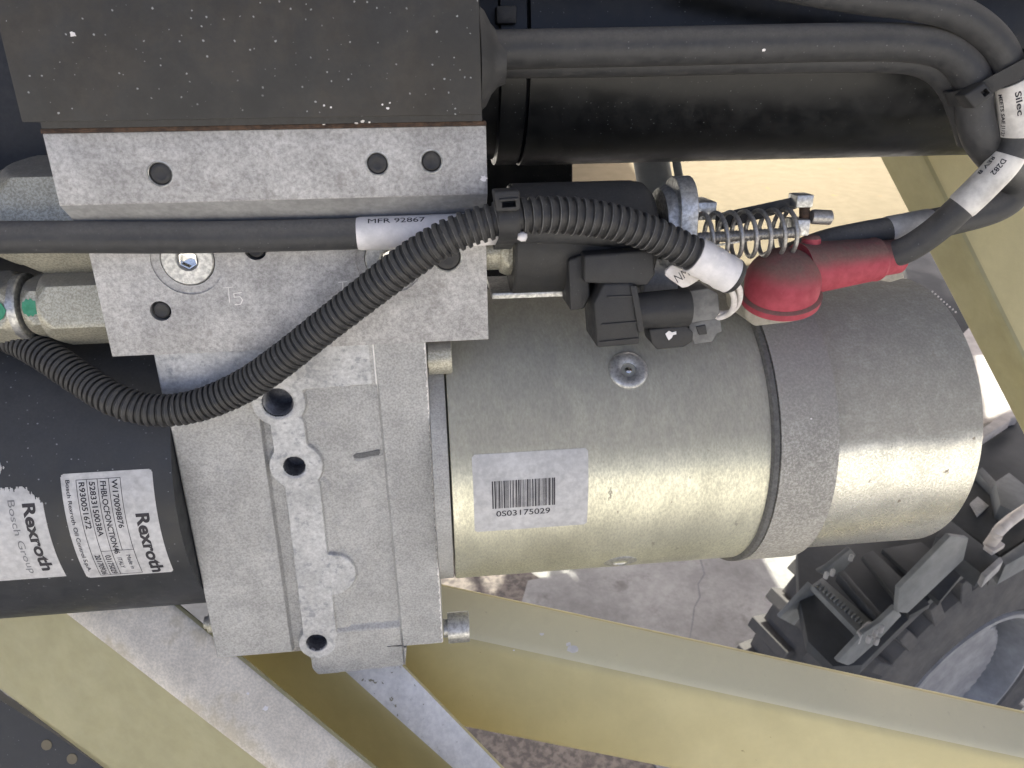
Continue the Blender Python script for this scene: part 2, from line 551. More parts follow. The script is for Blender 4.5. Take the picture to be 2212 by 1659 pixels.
# ================================================================== ground
def world_sheet(name, pts, z0, z1, m, label=None, kind='structure', sub=0):
    bm = BM()
    add_loft(bm, [[(q[0], q[1], z0) for q in pts], [(q[0], q[1], z1) for q in pts]])
    o = obj(name, bm, m, origin=(0, 0, 0), base=Matrix.Identity(4), smooth=False)
    props(o, label, None, None, kind)
    return o
world_sheet('ground', [(-120, -120), (120, -120), (120, 120), (-120, 120)], -.3, 0, 'sand')
gd = [ground(*q) for q in ((900, 1200), (1090, 1200), (1190, 1268), (1350, 1330), (1500, 1640), (1500, 1750), (900, 1750))]
world_sheet('dirt', [(q.x, q.y) for q in gd], -.02, .005, 'dirt')
slab_px = [(1240, 1240), (1640, 1195), (1700, 1300), (1660, 1500), (2300, 1900), (1700, 2100), (1350, 1560), (1120, 1330), (1140, 1260)]
# ================================================================== overhead deck (unseen, added to cast the shade)
BLOCKER_Z = 2.2
gaps = []  # openings shaped so that sun patches land on chosen spots
def sun_to_blocker(q):
    return q + SUNV * ((BLOCKER_Z - q.z) / SUNV.z)
def gap_px(pts, z):
    gaps.append([sun_to_blocker(ground(x, y, z)) for x, y in pts])
gap_px([(950, 1235), (1012, 1238), (1030, 1262), (1010, 1300), (950, 1300)], 0)
gap_px([(1035, 1225), (1100, 1225), (1085, 1262), (1062, 1290), (1045, 1272)], 0)
gap_px([(1118, 1228), (1190, 1222), (1187, 1258)], 0)
gap_px([(1205, 1225), (1232, 1222), (1266, 1284)], 0)
gap_px([(1630, 1185), (1730, 1180), (1735, 1240), (1712, 1290), (1690, 1296)], 0)
PANEL_Z = 1.45
gap_px([(2105, 760), (2150, 760), (2185, 885), (2130, 905)], .97)
gap_px([(1300, 250), (2040, 250), (2060, 440), (1950, 485), (1690, 560), (1480, 590), (1400, 420)], PANEL_Z)
bm = BM()
add_loft(bm, [[(x, y, BLOCKER_Z) for x, y in ((-3, -.03), (3, -.03), (3, 4.5), (-3, 4.5))], [(x, y, BLOCKER_Z + .03) for x, y in ((-3, -.03), (3, -.03), (3, 4.5), (-3, 4.5))]])
I4 = Matrix.Identity(4)
blocker = thing('shade_blocker', 'unseen added grey deck overhead that keeps the power unit in shade', 'blocker', (0, 2, BLOCKER_Z), base=I4)
dk = obj('blocker_plate', bm, 'blocker', blocker, base=I4, smooth=False)
for g in gaps:
    c = BM()
    add_loft(c, [[(q.x, q.y, BLOCKER_Z - .1) for q in g], [(q.x, q.y, BLOCKER_Z + .2) for q in g]])
    for v in c.verts: v.co = RIGI @ v.co
    boolean(dk, c)
for x, y in ((-2.9, .1), (2.9, .1), (2.9, 4.4), (-2.9, 4.4)):
    bm = BM()
    add_box(bm, ((x - .04) * 1000, (y - .04) * 1000, 0), ((x + .04) * 1000, (y + .04) * 1000, BLOCKER_Z * 1000 - 2), 4)
    obj('blocker_leg', bm, 'blocker', blocker, base=I4)

# concrete slab with a crack
gp = [ground(*q) for q in slab_px]
slab = world_sheet('pavement', [(q.x, q.y) for q in gp], -.05, .012, 'concrete')
cr = [ground(x, y, .012) for x, y in ((1512, 1205), (1522, 1240), (1508, 1262), (1512, 1290), (1500, 1312), (1496, 1345), (1490, 1380))]
bm = BM()
rr = []
for i, q in enumerate(cr):
    wd = .0028 * (1 - .5 * i / len(cr)) + .001 * (i % 2)
    rr.append([q + Vector((-wd, 0, .0006)), q + Vector((wd, 0, .0006)), q + Vector((wd, 0, -.003)), q + Vector((-wd, 0, -.003))])
add_loft(bm, rr)
o = obj('crack', bm, 'ink_grey', origin=(0, 0, 0), base=I4)
o.parent = slab

# ================================================================== yellow frame
def beam(name, label, A, B, m=('yellow', 'yellow_strip', 'yellow'), off=5, cat='frame beam', group=None):
    """A, B: the two ends, each as four pixel corners with their distance (top edge, ridge, bottom edge, back)"""
    a = [vp(*q) for q in A]
    b = [vp(*q) for q in B]
    b = [v + (v - u) * .45 for u, v in zip(a, b)]          # the beams run on well outside the frame
    t = thing(name, label, cat, (a[1] + b[1]) / 2, group)
    bm = BM()
    add_hexa(bm, a, b, off, 4)
    bm.faces.ensure_lookup_table()
    bmesh.ops.recalc_face_normals(bm, faces=bm.faces)
    # the face between top edge and ridge carries the dusty top paint
    n = (b[0] - a[0]).cross(a[1] - a[0]).normalized()
    cen = sum(a + b, Vector()) / 8
    if n.dot((a[0] + a[1] + b[0] + b[1]) / 4 - cen) < 0: n = -n
    for f in bm.faces:
        f.material_index = 1 if f.normal.dot(n) > .90 else 0
    obj('steel_tube', bm, list(m[:2]), t)
    return t

beam('frame_beam', 'long olive yellow tube beam running from under the pump body to the lower right corner',
     [(700, 1198, .585), (740, 1320, .552), (760, 1530, .560), (700, 1350, .66)],
     [(2500, 1592, .535), (2500, 1700, .510), (2500, 1880, .52), (2500, 1700, .62)], off=7, group='yellow frame beams')
beam('frame_beam', 'yellow diagonal tube beam with flaking white paint along its top, below the pump body',
     [(812, 1365, .522), (660, 1375, .522), (420, 1345, .560), (600, 1300, .60)],
     [(1302, 1870, .469), (1210, 1870, .470), (960, 1800, .520), (1100, 1800, .55)], m=('yellow', 'white_strip'), off=5, group='yellow frame beams')
beam('frame_beam', 'wide yellow beam at lower left with a grey dusty top under the black cylinder',
     [(235, 1170, .497), (30, 1210, .500), (-420, 1206, .560), (-60, 1100, .62)],
     [(1045, 1830, .428), (830, 1830, .430), (471, 1830, .49), (600, 1830, .54)], m=('olive', 'dust_strip'), off=8, group='yellow frame beams')
beam('frame_beam', 'olive yellow diagonal post at the right behind the motor end cap',
     [(2290, 180, .66), (1915, 180, .60), (1810, 180, .66), (2100, 100, .72)],
     [(2720, 1160, .62), (2400, 1160, .56), (2322, 1160, .62), (2500, 1160, .68)], m=('olive', 'yellow'), off=9, group='yellow frame beams')  # olive on the post's shaded faces: shade put into the colour

# bottom-left dark plate with yellow holes
t = thing('perforated_plate', 'dark grey steel plate with round holes in the bottom left corner', 'plate', vp(80, 1620, .56))
bm = BM()
z = .565
P0 = [(-60, 1462), (0, 1512), (110, 1580), (235, 1668), (330, 1740), (-60, 1740)]
fr = [vp(x, y, z) for x, y in P0]
nrm = (RIGI.to_3x3() @ VW)
add_loft(bm, [[q for q in fr], [q - nrm * .008 for q in fr]])
obj('plate', bm, 'tank_black', t)
for (x, y) in ((101, 1609), (156, 1639), (212, 1676)):
    bm = BM()
    add_lathe(bm, vp(x, y, z) - nrm * .0002, nrm, [(0, .0040), (.0006, .0040), (.0006, .0001)], 28)
    obj('paint_spot', bm, 'cream', t)

# cream panel far behind, level, in the sun
t = thing('panel', 'cream painted panel in the sun behind the spring, right of the black cylinder', 'panel', RIGI @ ground(1700, 420, PANEL_Z))
bm = BM()
q = [RIGI @ ground(x, y, PANEL_Z) for x, y in ((1150, 290), (2150, 290), (2200, 470), (1975, 505), (1700, 590), (1200, 620))]
up = RIGI.to_3x3() @ Vector((0, 0, 1))
add_loft(bm, [q, [v - up * .006 for v in q]])
obj('sheet', bm, 'cream', t, smooth=False)
# posts seen through the slot above the solenoid
for (x, wd, dz, lab, nm) in ((1412, 38, .60, 'thick grey round tube standing behind the solenoid bracket', 'round_tube'), (1466, 9, .58, 'thin grey rod beside the thick round tube behind the solenoid bracket', 'round_tube')):
    bm = BM()
    a, b = vp(x - 8, 330, dz), vp(x + 30, 560, dz)
    add_lathe(bm, a, b - a, [(0, wd / FOC * dz), ((b - a).length, wd / FOC * dz)], 32)
    props(obj(nm, bm, 'mid_machine', origin=a), lab, 'tube')
bm = BM()
a, b = vp(1215, 330, .62), vp(1240, 410, .62)
add_hexa(bm, [vp(980, 200, .60), vp(1235, 200, .60), vp(1239, 640, .60), vp(980, 640, .60)], [vp(980, 200, .62), vp(1235, 200, .62), vp(1239, 640, .62), vp(980, 640, .62)], 1)
props(obj('back_plate', bm, 'black_paint', origin=a), 'dark plate closing the gap below the black cylinder beside the manifold', 'plate')

# ================================================================== black cylinder (upper right)
bc = fit_cyl((1600, -200), (1600, 346), -98)
x0, x1 = rp(1062, 200, -60).x, rp(2500, 200, -60).x
t = thing('black_cylinder', 'big glossy black hydraulic cylinder across the top right', 'cylinder', (x0, bc[0], bc[1]))
bm = BM()
cx = rp(1128, 200, -60).x
prof = [(cx + .0015, bc[2]), (x1, bc[2])]
add_lathe(bm, (0, bc[0], bc[1]), (1, 0, 0), [(cx + .0005, bc[2] - .002), (cx + .001, bc[2]), (x1, bc[2])], 160)
obj('barrel', bm, 'black_paint', t)
bm = BM()
add_lathe(bm, (0, bc[0], bc[1]), (1, 0, 0), [(x0 - .03, bc[2] - .004), (x0 + .002, bc[2] - .004), (x0 + .003, bc[2] - .0005), (cx - .001, bc[2] - .0005), (cx - .0005, bc[2] - .002), (cx + .001, bc[2] - .003)], 160)
obj('end_ring', bm, 'black_paint', t)
bm = BM()
q = rp(1094, 32, -25)
add_box(bm, (q.x * 1000 - 5, q.y * 1000 - 4, -34), (q.x * 1000 + 5, q.y * 1000 + 4, -24), .8)
obj('lug', bm, 'plastic', t)

# ================================================================== left tank with labels
tk = fit_cyl((200, 640), (200, 1321), -95)
x1 = (rp(366, 925, -5).x + rp(468, 1405, -5).x) / 2 - .0004
print('tank', tk)
t = thing('oil_tank', 'dusty black cylindrical oil tank with two maker labels at the left', 'tank', (x1, tk[0], tk[1]))
bm = BM()
add_lathe(bm, (0, tk[0], tk[1]), (1, 0, 0), [(-.5, tk[2]), (x1, tk[2])], 200)
obj('shell', bm, 'tank_black', t)

def cyl_label_map(c, TL, TR, BR, BL):
    a = [oncyl(*q, c) for q in (TL, TR, BR, BL)]
    xl, xr_ = (a[0][0] + a[3][0]) / 2, (a[1][0] + a[2][0]) / 2
    tt, tb = (a[0][1] + a[1][1]) / 2, (a[2][1] + a[3][1]) / 2
    W, H = (xr_ - xl), abs(tt - tb) * c[2]
    def fn(u, v, lift):                          # u: 0..1 left to right, v: 0..1 top to bottom
        th = tt + (tb - tt) * v
        r = c[2] + lift
        return Vector((xl + (xr_ - xl) * u, c[0] + math.sin(th) * r, c[1] + math.cos(th) * r))
    return fn, W * 1000, H * 1000

def rrect(W, H, r):
    def ok(u, v):
        x, y = u * W, v * H
        dx = max(r - x, x - (W - r), 0)
        dy = max(r - y, y - (H - r), 0)
        return dx * dx + dy * dy <= r * r
    return ok

fn, W, H = cyl_label_map(tk, (135, 1023), (332, 1013), (373, 1236), (184, 1247))
bm = BM()
add_sheet(bm, rrect(W, H, 2.4), 0, 0, 1, 1, 110, 130, fn, .00015)
lab = obj('maker_label', bm, 'sticker', t)
bm = BM()
def put(s, col, v0, size, bold=.0, v1=None, key='ink'):
    """text running down the label; col: fraction across (glyph middle), v0..v1 extent down"""
    V, F = text_geo(s, 1.0, bold, res=4)
    xs = [q[0] for q in V]
    ys = [q[1] for q in V]
    w0, w1 = min(xs), max(xs)
    sx = ((v1 - v0) / (w1 - w0)) if v1 else size / H
    def f(x, y):
        return fn(col + (y - .35) * size / W, v0 + (x - w0) * sx, .00030)
    add_mapped(bm, (V, F), f)
put('Bosch Rexroth Oil Control S.p.A.', .072, .05, 3.0, .012, .915)
put('R930051672', .222, .075, 4.2, .018, .475)
put('52833150038A', .335, .075, 4.2, .018, .55)
put('FHBLOCFONCTION46', .455, .075, 4.2, .018, .735)
put('W170098876', .58, .065, 4.2, .018, .485)
put('20170926', .222, .735, 4.2, .018, .965)
put('03175029', .335, .745, 4.2, .018, .965)
put('ITALY', .455, .78, 3.4, .0, .90)
put('Made in', .565, .755, 3.4, .0, .92)
put('Rexroth', .835, .365, 9.6, .035, .985)
def ln(u0, v0, u1, v1, wd=.30):
    du, dv = wd / W / 2, wd / H / 2
    n = 24 if abs(v1 - v0) > .05 else 1
    add_mapped(bm, rect_geo(min(u0, u1) - du, min(v0, v1) - dv, max(u0, u1) + du, max(v0, v1) + dv, 1, n), lambda x, y: fn(x, y, .00028))
for u in (.165, .278, .395): ln(u, .055, u, .975)
ln(.518, .055, .518, .70)
ln(.645, .055, .645, .975)
ln(.165, .055, .645, .055)
ln(.165, .975, .645, .975)
ln(.278, .70, .645, .70)
obj('print', bm, 'ink', lab, angle=20)

# torn label
fn, W, H = cyl_label_map(tk, (-10, 1052), (92, 1050), (139, 1243), (40, 1253))
def torn(u, v):
    x, y = u, v
    edge = [(0, .02), (.30, .0), (.45, .03), (.60, -.02), (.85, .10), (1.0, .16)]
    for (a, b), (c_, d) in zip(edge[:-1], edge[1:]):
        if a <= x <= c_:
            e = b + (d - b) * (x - a) / (c_ - a)
            return y > e + .015 * math.sin(x * 60) + .01 * math.sin(x * 133)
    return y > .02
bm = BM()
add_sheet(bm, lambda u, v: torn(max(u, 0), v), -2, 0, 1, 1, 240, 110, fn, .00018)
lab2 = obj('torn_label', bm, 'sticker', t, label='torn silver label with its upper edge ripped away')
bm = BM()
put('Rexroth', .70, .16, 8.8, .035, .90)
obj('print', bm, 'ink', lab2, angle=20)
bm = BM()
put('Bosch Group', .35, .12, 5.2, .0, .92)
obj('print', bm, 'ink_grey', lab2, angle=20)
bm = BM()
add_sheet(bm, lambda u, v: (u - .08) ** 2 / .03 + (v + .18) ** 2 / .004 < 1 + .3 * math.sin(u * 50), -.2, -.3, .3, -.05, 50, 30, fn, .0002)
obj('label_scrap', bm, 'sticker', t)

# ================================================================== manifold
UPZ = 18.0
x_l = (rp(97, 300, UPZ).x + rp(188, 545, 0).x + rp(245, 782, 0).x) / 3
x_r = (rp(1044, 262, UPZ).x + rp(1060, 722, 0).x) / 2
print('xl', rp(97, 300, UPZ).x, rp(133, 453, UPZ).x, rp(188, 545, 0).x, rp(245, 782, 0).x, 'xr', rp(1044, 262, UPZ).x, rp(1052, 410, UPZ).x, rp(1056, 480, 0).x, rp(1062, 722, 0).x)
yT = (rp(97, 299, UPZ).y + rp(1043, 262, UPZ).y) / 2
yU = (rp(133, 453, UPZ).y + rp(1050, 410, UPZ).y) / 2
yC = yU - .0155
yB = (rp(245, 782, 0).y + rp(1061, 722, 0).y) / 2
t = thing('valve_manifold', 'weathered grey aluminium valve manifold block with drilled ports in the middle', 'manifold', (x_l, yB, -20 * MM))
bm = BM()
tmp = bmesh.new()
prof = [(yT, UPZ), (yU, UPZ), (yC, 0), (yB, 0), (yB, -62), (yT, -62)]
add_loft(tmp, [[(x_l, a, b * MM) for a, b in prof], [(x_r, a, b * MM) for a, b in prof]])
bmesh.ops.recalc_face_normals(tmp, faces=tmp.faces)
bevel(tmp, tmp.edges[:], .0004, 2)
merge(bm, tmp)
bm.normal_update()
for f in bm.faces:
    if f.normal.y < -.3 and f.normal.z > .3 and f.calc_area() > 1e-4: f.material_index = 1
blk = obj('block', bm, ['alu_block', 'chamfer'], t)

def port(px, py, z, r, depth, cb=None, plug=True, ring=True, plug_m='hole_dark', in_m='hole_dark', cbd=.8):
    """a drilled hole with a fine countersunk rim and a dark plug inside"""
    c = rp(px, py, z)
    cut = BM()
    if cb:
        add_lathe(cut, (c.x, c.y, z * MM + .002), (0, 0, -1), [(0, cb * MM), (.002 + cbd * MM, cb * MM)], 48)
        boolean(blk, cut)
        cut = BM()
    add_lathe(cut, (c.x, c.y, z * MM + .002), (0, 0, -1), [(0, r * MM), (.002 + depth * MM, r * MM)], 48)
    boolean(blk, cut)
    if ring:
        bm = BM()
        add_lathe(bm, (c.x, c.y, z * MM - .0018), (0, 0, 1), [(0, (r - .02) * MM), (.0016, (r - .02) * MM), (.00165, (r - .30) * MM), (.0010, (r - .45) * MM), (.0010, (r - .62) * MM), (.0014, (r - .75) * MM), (.0012, (r - .95) * MM), (0, (r - 1.0) * MM)], 48, caps=False)
        obj('port_rim', bm, 'steel', t)
    if plug:
        bm = BM()
        rr = (r - .95) * MM
        prof = [(-.006, rr), (-.0022, rr), (-.0014, rr * .93), (-.0010, rr * .75), (-.0012, rr * .5), (-.0014, rr * .2), (-.0014, 0)]
        add_lathe(bm, (c.x, c.y, z * MM), (0, 0, 1), prof, 40)
        obj('port_plug', bm, plug_m, t)
    return c
port(345, 376, UPZ, 5.9, 9)
port(815, 354, UPZ, 5.7, 9)
port(932, 349, UPZ, 5.6, 9)
port(347, 672, 0, 5.2, 9, ring=False)
port(551, 538, 0, 5.6, 9, ring=False)
port(966, 556, 0, 8.0, 9, ring=True)
# recessed hexagon socket plugs
for (px, py, rad, lbl) in ((404, 562, 17.6, None), (843, 560, 17.6, None)):
    c = port(px, py, 0, 13.2, 9, cb=rad, plug=False, ring=False)
    bm = BM()
    hr = 4.2 * MM
    def hexr(th, r):
        return r
    pr = [(-.006, .0128), (-.0006, .0128), (.0, .0122), (.0, .0056), (-.0004, .0052), (-.0012, .0046)]
    add_lathe(bm, (c.x, c.y, 0), (0, 0, 1), pr, 64, caps=False)
    plug = obj('socket_plug', bm, 'steel', t)
    bm = BM()
    def hx(th, r):
        k = math.pi / 3
        a = (th % k) - k / 2
        return r * math.cos(k / 2) / math.cos(a) * 1.05
    add_lathe(bm, (c.x, c.y, 0), (0, 0, 1), [(-.0012, .0046), (-.0013, .0040), (-.0056, .0038), (-.0062, .0012), (-.0062, 0)], 48, caps=False, rfun=lambda th, r: hx(th, r) if r > .001 else r)
    obj('hex_socket', bm, 'shiny', plug, angle=25)
# engraved port marks: shallow stroke grooves filled as narrow raised burrs
def stroke(bm, a, b, wd):
    a, b = rp(*a, 0), rp(*b, 0)
    d = (b - a).normalized()
    n_ = Vector((-d.y, d.x, 0)) * wd * MM
    zo = Vector((0, 0, .00006))
    add_loft(bm, [[a - n_ - zo, a + n_ - zo, a + n_ + zo, a - n_ + zo], [b - n_ - zo, b + n_ - zo, b + n_ + zo, b - n_ + zo]])
for segs in ([((482, 622), (503, 620)), ((493, 621), (496, 654))], [((522, 632), (505, 634)), ((505, 634), (506, 642)), ((506, 642), (519, 641)), ((519, 641), (524, 648)), ((524, 648), (520, 657)), ((520, 657), (507, 658))],
             [((731, 610), (750, 608)), ((740, 609), (742, 640))]):
    bm = BM()
    for a, b in segs: stroke(bm, a, b, .20)
    o = obj('engraving', bm, 'bright_scratch', t, angle=20)
    o['kind'] = 'stuff'

# black plates above the manifold
t = thing('cover_plate', 'flat black dusty plate bolted over the manifold at the top left', 'plate', rp(500, 250, 20))
bm = BM()
z = 30
ce = [rp(50, 277, z), rp(1041, 236, z)]
yb = (ce[0].y + ce[1].y) / 2
add_box(bm, (ce[0].x * 1000, yb * 1000, 21.5), (ce[1].x * 1000, yb * 1000 + 140, z), .6)
obj('front_plate', bm, 'plate_black', t)
bm = BM()
z = 21
a, b = rp(92, 290, z), rp(1042, 257, z)
y2 = (a.y + b.y) / 2
add_box(bm, (a.x * 1000, y2 * 1000 + .6, -60), (b.x * 1000, yb * 1000 + 100, z), .5)
obj('back_layer', bm, 'hole_dark', t)
bm = BM()
add_box(bm, (x_l * 1000 - .3, yT * 1000 + .1, -50), (x_r * 1000 + .1, y2 * 1000 + .5, 18.6), .15)
obj('gasket', bm, 'rust', t)
random.seed(3)
for (px, py, r) in ((157, 74, 2.0), (700, 268, 2.2), (770, 270, 2.0), (783, 268, 2.2), (798, 264, 1.6), (1048, 388, 3.2), (838, 232, 1.9), (826, 226, 1.3), (1043, 100, 2)):
    pass

# ================================================================== pump casting: a height field with real relief
CZ = -5.0
xs_l = (rp(366, 925, CZ).x + rp(468, 1405, CZ).x) / 2
xs_r = (rp(912, 745, CZ + 3).x + rp(964, 1390, CZ + 3).x) / 2
ys_t = rp(560, 740, CZ).y + .006
ys_b = (rp(468, 1408, CZ).y + rp(960, 1397, CZ + 2).y) / 2
print('cast', rp(366, 925, CZ).x, rp(468, 1405, CZ).x, rp(912, 745, CZ + 3).x, rp(964, 1390, CZ + 3).x, rp(468, 1408, CZ).y, rp(960, 1397, CZ + 2).y)
t = thing('pump_body', 'grey sandblasted aluminium pump body casting under the manifold', 'pump', (xs_l, ys_b, -40 * MM))
prot = px_poly([(640, 1395), (668, 1430), (688, 1452), (876, 1431), (879, 1390)], CZ)
y_low = min(q.y for q in prot)
G = .00042
xa, xb, ya, yb_ = xs_l - .0002, xs_r, y_low, ys_t
nx, ny = int((xb - xa) / G), int((yb_ - ya) / G)
X, Y = np.meshgrid(np.linspace(xa, xb, nx + 1), np.linspace(ya, yb_, ny + 1), indexing='ij')
def sst(v, a, b):
    k = np.clip((v - a) / (b - a), 0, 1)
    return k * k * (3 - 2 * k)
def P2(px, py, z=CZ):
    q = rp(px, py, z)
    return q.x, q.y
def sd_circle(px, py, r):
    x, y = P2(px, py)
    return np.hypot(X - x, Y - y) - r * MM
def sd_caps(a, b, r0, r1):
    ax, ay = P2(*a)
    bx, by = P2(*b)
    tt = np.clip(((X - ax) * (bx - ax) + (Y - ay) * (by - ay)) / ((bx - ax) ** 2 + (by - ay) ** 2), 0, 1)
    return np.hypot(X - ax - tt * (bx - ax), Y - ay - tt * (by - ay)) - (r0 + (r1 - r0) * tt) * MM
def side(a, b):                                   # signed distance, positive right of a->b (b below a)
    ax, ay = P2(*a)
    bx, by = P2(*b)
    n = math.hypot(bx - ax, by - ay)
    return ((X - ax) * -(by - ay) + (Y - ay) * (bx - ax)) / n
def smin(a, b, k=.0012):
    h = np.clip(.5 + .5 * (b - a) / k, 0, 1)
    return b * (1 - h) + a * h - k * h * (1 - h)
rib = sd_circle(603, 866, 14.6)
rib = smin(rib, sd_caps((622, 915), (630, 970), 9.3, 9.3))
rib = smin(rib, sd_circle(641, 1003, 14.9))
rib = smin(rib, sd_caps((655, 1050), (692, 1365), 10, 10.3))
rib = smin(rib, sd_circle(686, 1385, 11.5))
topband = np.maximum(side((300, 856), (815, 824)), side((806, 700), (846, 1060)) * 0 - 1)   # placeholder sign, fixed below
a_, b_ = P2(300, 868), P2(815, 826)
tb = (Y - (a_[1] + (b_[1] - a_[1]) * (X - a_[0]) / (b_[0] - a_[0])))                      # positive above the line
rib = smin(rib, -tb, .0025)
relief = 1 - sst(rib, -.0004, .0007)
Hh = relief * 2.6
# sloped pocket to the left of the rib
lft = side((560, 880), (634, 1408))
band_l = sst(-lft, -.0045, .0) * 1.4
Hh = np.maximum(Hh, 0)
gl = P2(590, 1000)[0]
xr_line = P2(603, 866)[0] + (P2(686, 1385)[0] - P2(603, 866)[0]) * (Y - P2(603, 866)[1]) / (P2(686, 1385)[1] - P2(603, 866)[1])
chan = sst(lft, -.0012, .0004) * (X < xr_line) * (Y < P2(580, 905)[1])
Hh -= chan * 3.4 * (1 - relief)
# soft falling shade pocket right of boss one, below the top band
Hh -= (1 - relief) * .9 * np.exp(-np.clip(-tb, 0, 1) / .004) * (X > P2(640, 850)[0])
# flange bar at the right
fb = side((806, 735), (874, 1440))
rx = sst(fb, -.0006, .0012)
Hh = Hh * (1 - rx) + rx * 3.6
# low ledge that joins rib and flange
disk = sd_circle(716, 1236, 15.0)
Hh += (1 - sst(disk, -.0006, .0008)) * (1 - relief) * (1 - rx) * 2.3
w2 = sst(-sd_caps((668, 1060), (720, 1390), 12, 12), -.0015, .0015) * (1 - relief) * (1 - rx)
Hh += w2 * .9
lo = Y < P2(700, 1372)[1] + (X - P2(700, 1372)[0]) * .0
lw = sst(P2(760, 1352)[1] - Y, -.002, .003) * (X > P2(668, 1380)[0]) * (1 - rx)
Hh = np.where(lw > .02, np.maximum(Hh, lw * 2.4), Hh)
# cast mark and pores
mk = sd_caps((773, 988), (822, 977), 1.9, 1.9)
Hh -= (1 - sst(mk, -.0005, .0004)) * .5
# holes
holes = [(601, 867, 8.3, 1.4, 16), (637, 1004, 6.0, 1.5, 12), (685, 1383, 6.2, .5, 10)]
Hsurf = Hh.copy()
for (px, py, r, ch, dp) in holes:
    d = sd_circle(px, py, r)
    Hh = np.where(d < 0, -dp, Hh - np.clip(1 - d / (ch * MM), 0, 1) * (.9 if d is not None else 0))
rng = np.random.default_rng(5)
# worn, uneven edge and gentle cast waviness
def lowfreq(n, amp):
    a = rng.normal(size=(n, n))
    xi = np.clip((X - xa) / (xb - xa), 0, 1) * (n - 1.001)
    yi = np.clip((Y - ya) / (yb_ - ya), 0, 1) * (n - 1.001)
    i, j = xi.astype(int), yi.astype(int)
    u, v = xi - i, yi - j
    u, v = u * u * (3 - 2 * u), v * v * (3 - 2 * v)
    return amp * ((a[i, j] * (1 - u) + a[i + 1, j] * u) * (1 - v) + (a[i, j + 1] * (1 - u) + a[i + 1, j + 1] * u) * v)
Hh = Hh + lowfreq(14, .05) + lowfreq(60, .035) + rng.normal(size=Hh.shape) * .02
# outline mask
inside = (Y > ys_b)
pp = [(q.x, q.y) for q in prot]
def inpoly(Xa, Ya, poly):
    c = np.zeros(Xa.shape, bool)
    n = len(poly)
    for i in range(n):
        x1, y1 = poly[i]
        x2, y2 = poly[(i + 1) % n]
        cond = ((y1 > Ya) != (y2 > Ya)) & (Xa < (x2 - x1) * (Ya - y1) / (y2 - y1 + 1e-12) + x1)
        c ^= cond
    return c
inside |= inpoly(X, Y, pp)
# rounded outer edge
pp_x0, pp_x1 = min(q[0] for q in pp), max(q[0] for q in pp)
dE = np.minimum.reduce([X - xa, xb - X, np.where(inside, 1, 0) * .01 + np.where((Y > ys_b) & ((X < pp_x0) | (X > pp_x1)), np.maximum(Y - ys_b, 0), .003)])
Hh = Hh - 1.0 * np.clip(1 - dE / .0012, 0, 1) ** 2
vid = -np.ones(X.shape, int)
cell = inside[:-1, :-1] & inside[1:, :-1] & inside[:-1, 1:] & inside[1:, 1:]
use = np.zeros(X.shape, bool)
use[:-1, :-1] |= cell; use[1:, :-1] |= cell; use[:-1, 1:] |= cell; use[1:, 1:] |= cell
vid[use] = np.arange(use.sum())
o0 = ORG[t.name]
Vt = np.stack([X[use] - o0.x, Y[use] - o0.y, (CZ + Hh[use]) * MM - o0.z], 1)
I, J = np.nonzero(cell)
Fq = np.stack([vid[I, J], vid[I + 1, J], vid[I + 1, J + 1], vid[I, J + 1]], 1)
# boundary walls
wall = []
cp = np.pad(cell, 1)
def addw(mask, a, b):
    ii, jj = np.nonzero(mask)
    for i, j in zip(ii, jj): wall.append((vid[i + a[0], j + a[1]], vid[i + b[0], j + b[1]]))
addw(cell & ~cp[:-2, 1:-1], (0, 1), (0, 0))
addw(cell & ~cp[2:, 1:-1], (1, 0), (1, 1))
addw(cell & ~cp[1:-1, :-2], (0, 0), (1, 0))
addw(cell & ~cp[1:-1, 2:], (1, 1), (0, 1))
back = {}
Vl = Vt.tolist()
Fl = Fq.tolist()
for a, b in wall:
    for k in (a, b):
        if k not in back:
            back[k] = len(Vl)
            Vl.append([Vt[k][0], Vt[k][1], -70 * MM - o0.z])
    Fl.append([b, a, back[a], back[b]])
me = bpy.data.meshes.new('casting')
me.from_pydata(Vl, [], Fl)
mi = np.zeros(len(Fl), int)
me.materials.append(M['cast']); me.materials.append(M['machined']); me.materials.append(M['thread'])
flat = ((relief > .97) | (disk < -.0003)) & (X < P2(800, 800)[0])
hol = np.zeros(X.shape, bool)
for (px, py, r, ch, dp) in holes: hol |= sd_circle(px, py, r - .1) < .0
edge_b = (xb - X < .0010 + .0003 * np.sin(Y * 900) + .0002 * np.sin(Y * 2300)) & (xb - X > .0002)
edge_b |= (np.abs(fb + .0003) < .00035) & (Y > P2(810, 850)[1])
me.materials.append(M['bright_scratch'])
mcell = np.where(edge_b[I, J], 3, 0)
mcell = np.where(hol[I, J] | hol[I + 1, J + 1], 2, np.where(flat[I, J], 1, mcell))
me.polygons.foreach_set('material_index', np.concatenate([mcell, np.zeros(len(Fl) - len(mcell), int)]).astype('i4'))
me.polygons.foreach_set('use_smooth', np.ones(len(Fl), bool))
me.set_sharp_from_angle(angle=R(50))
o = bpy.data.objects.new('casting', me)
COL.objects.link(o)
o.parent = t
ORG[o.name] = o0
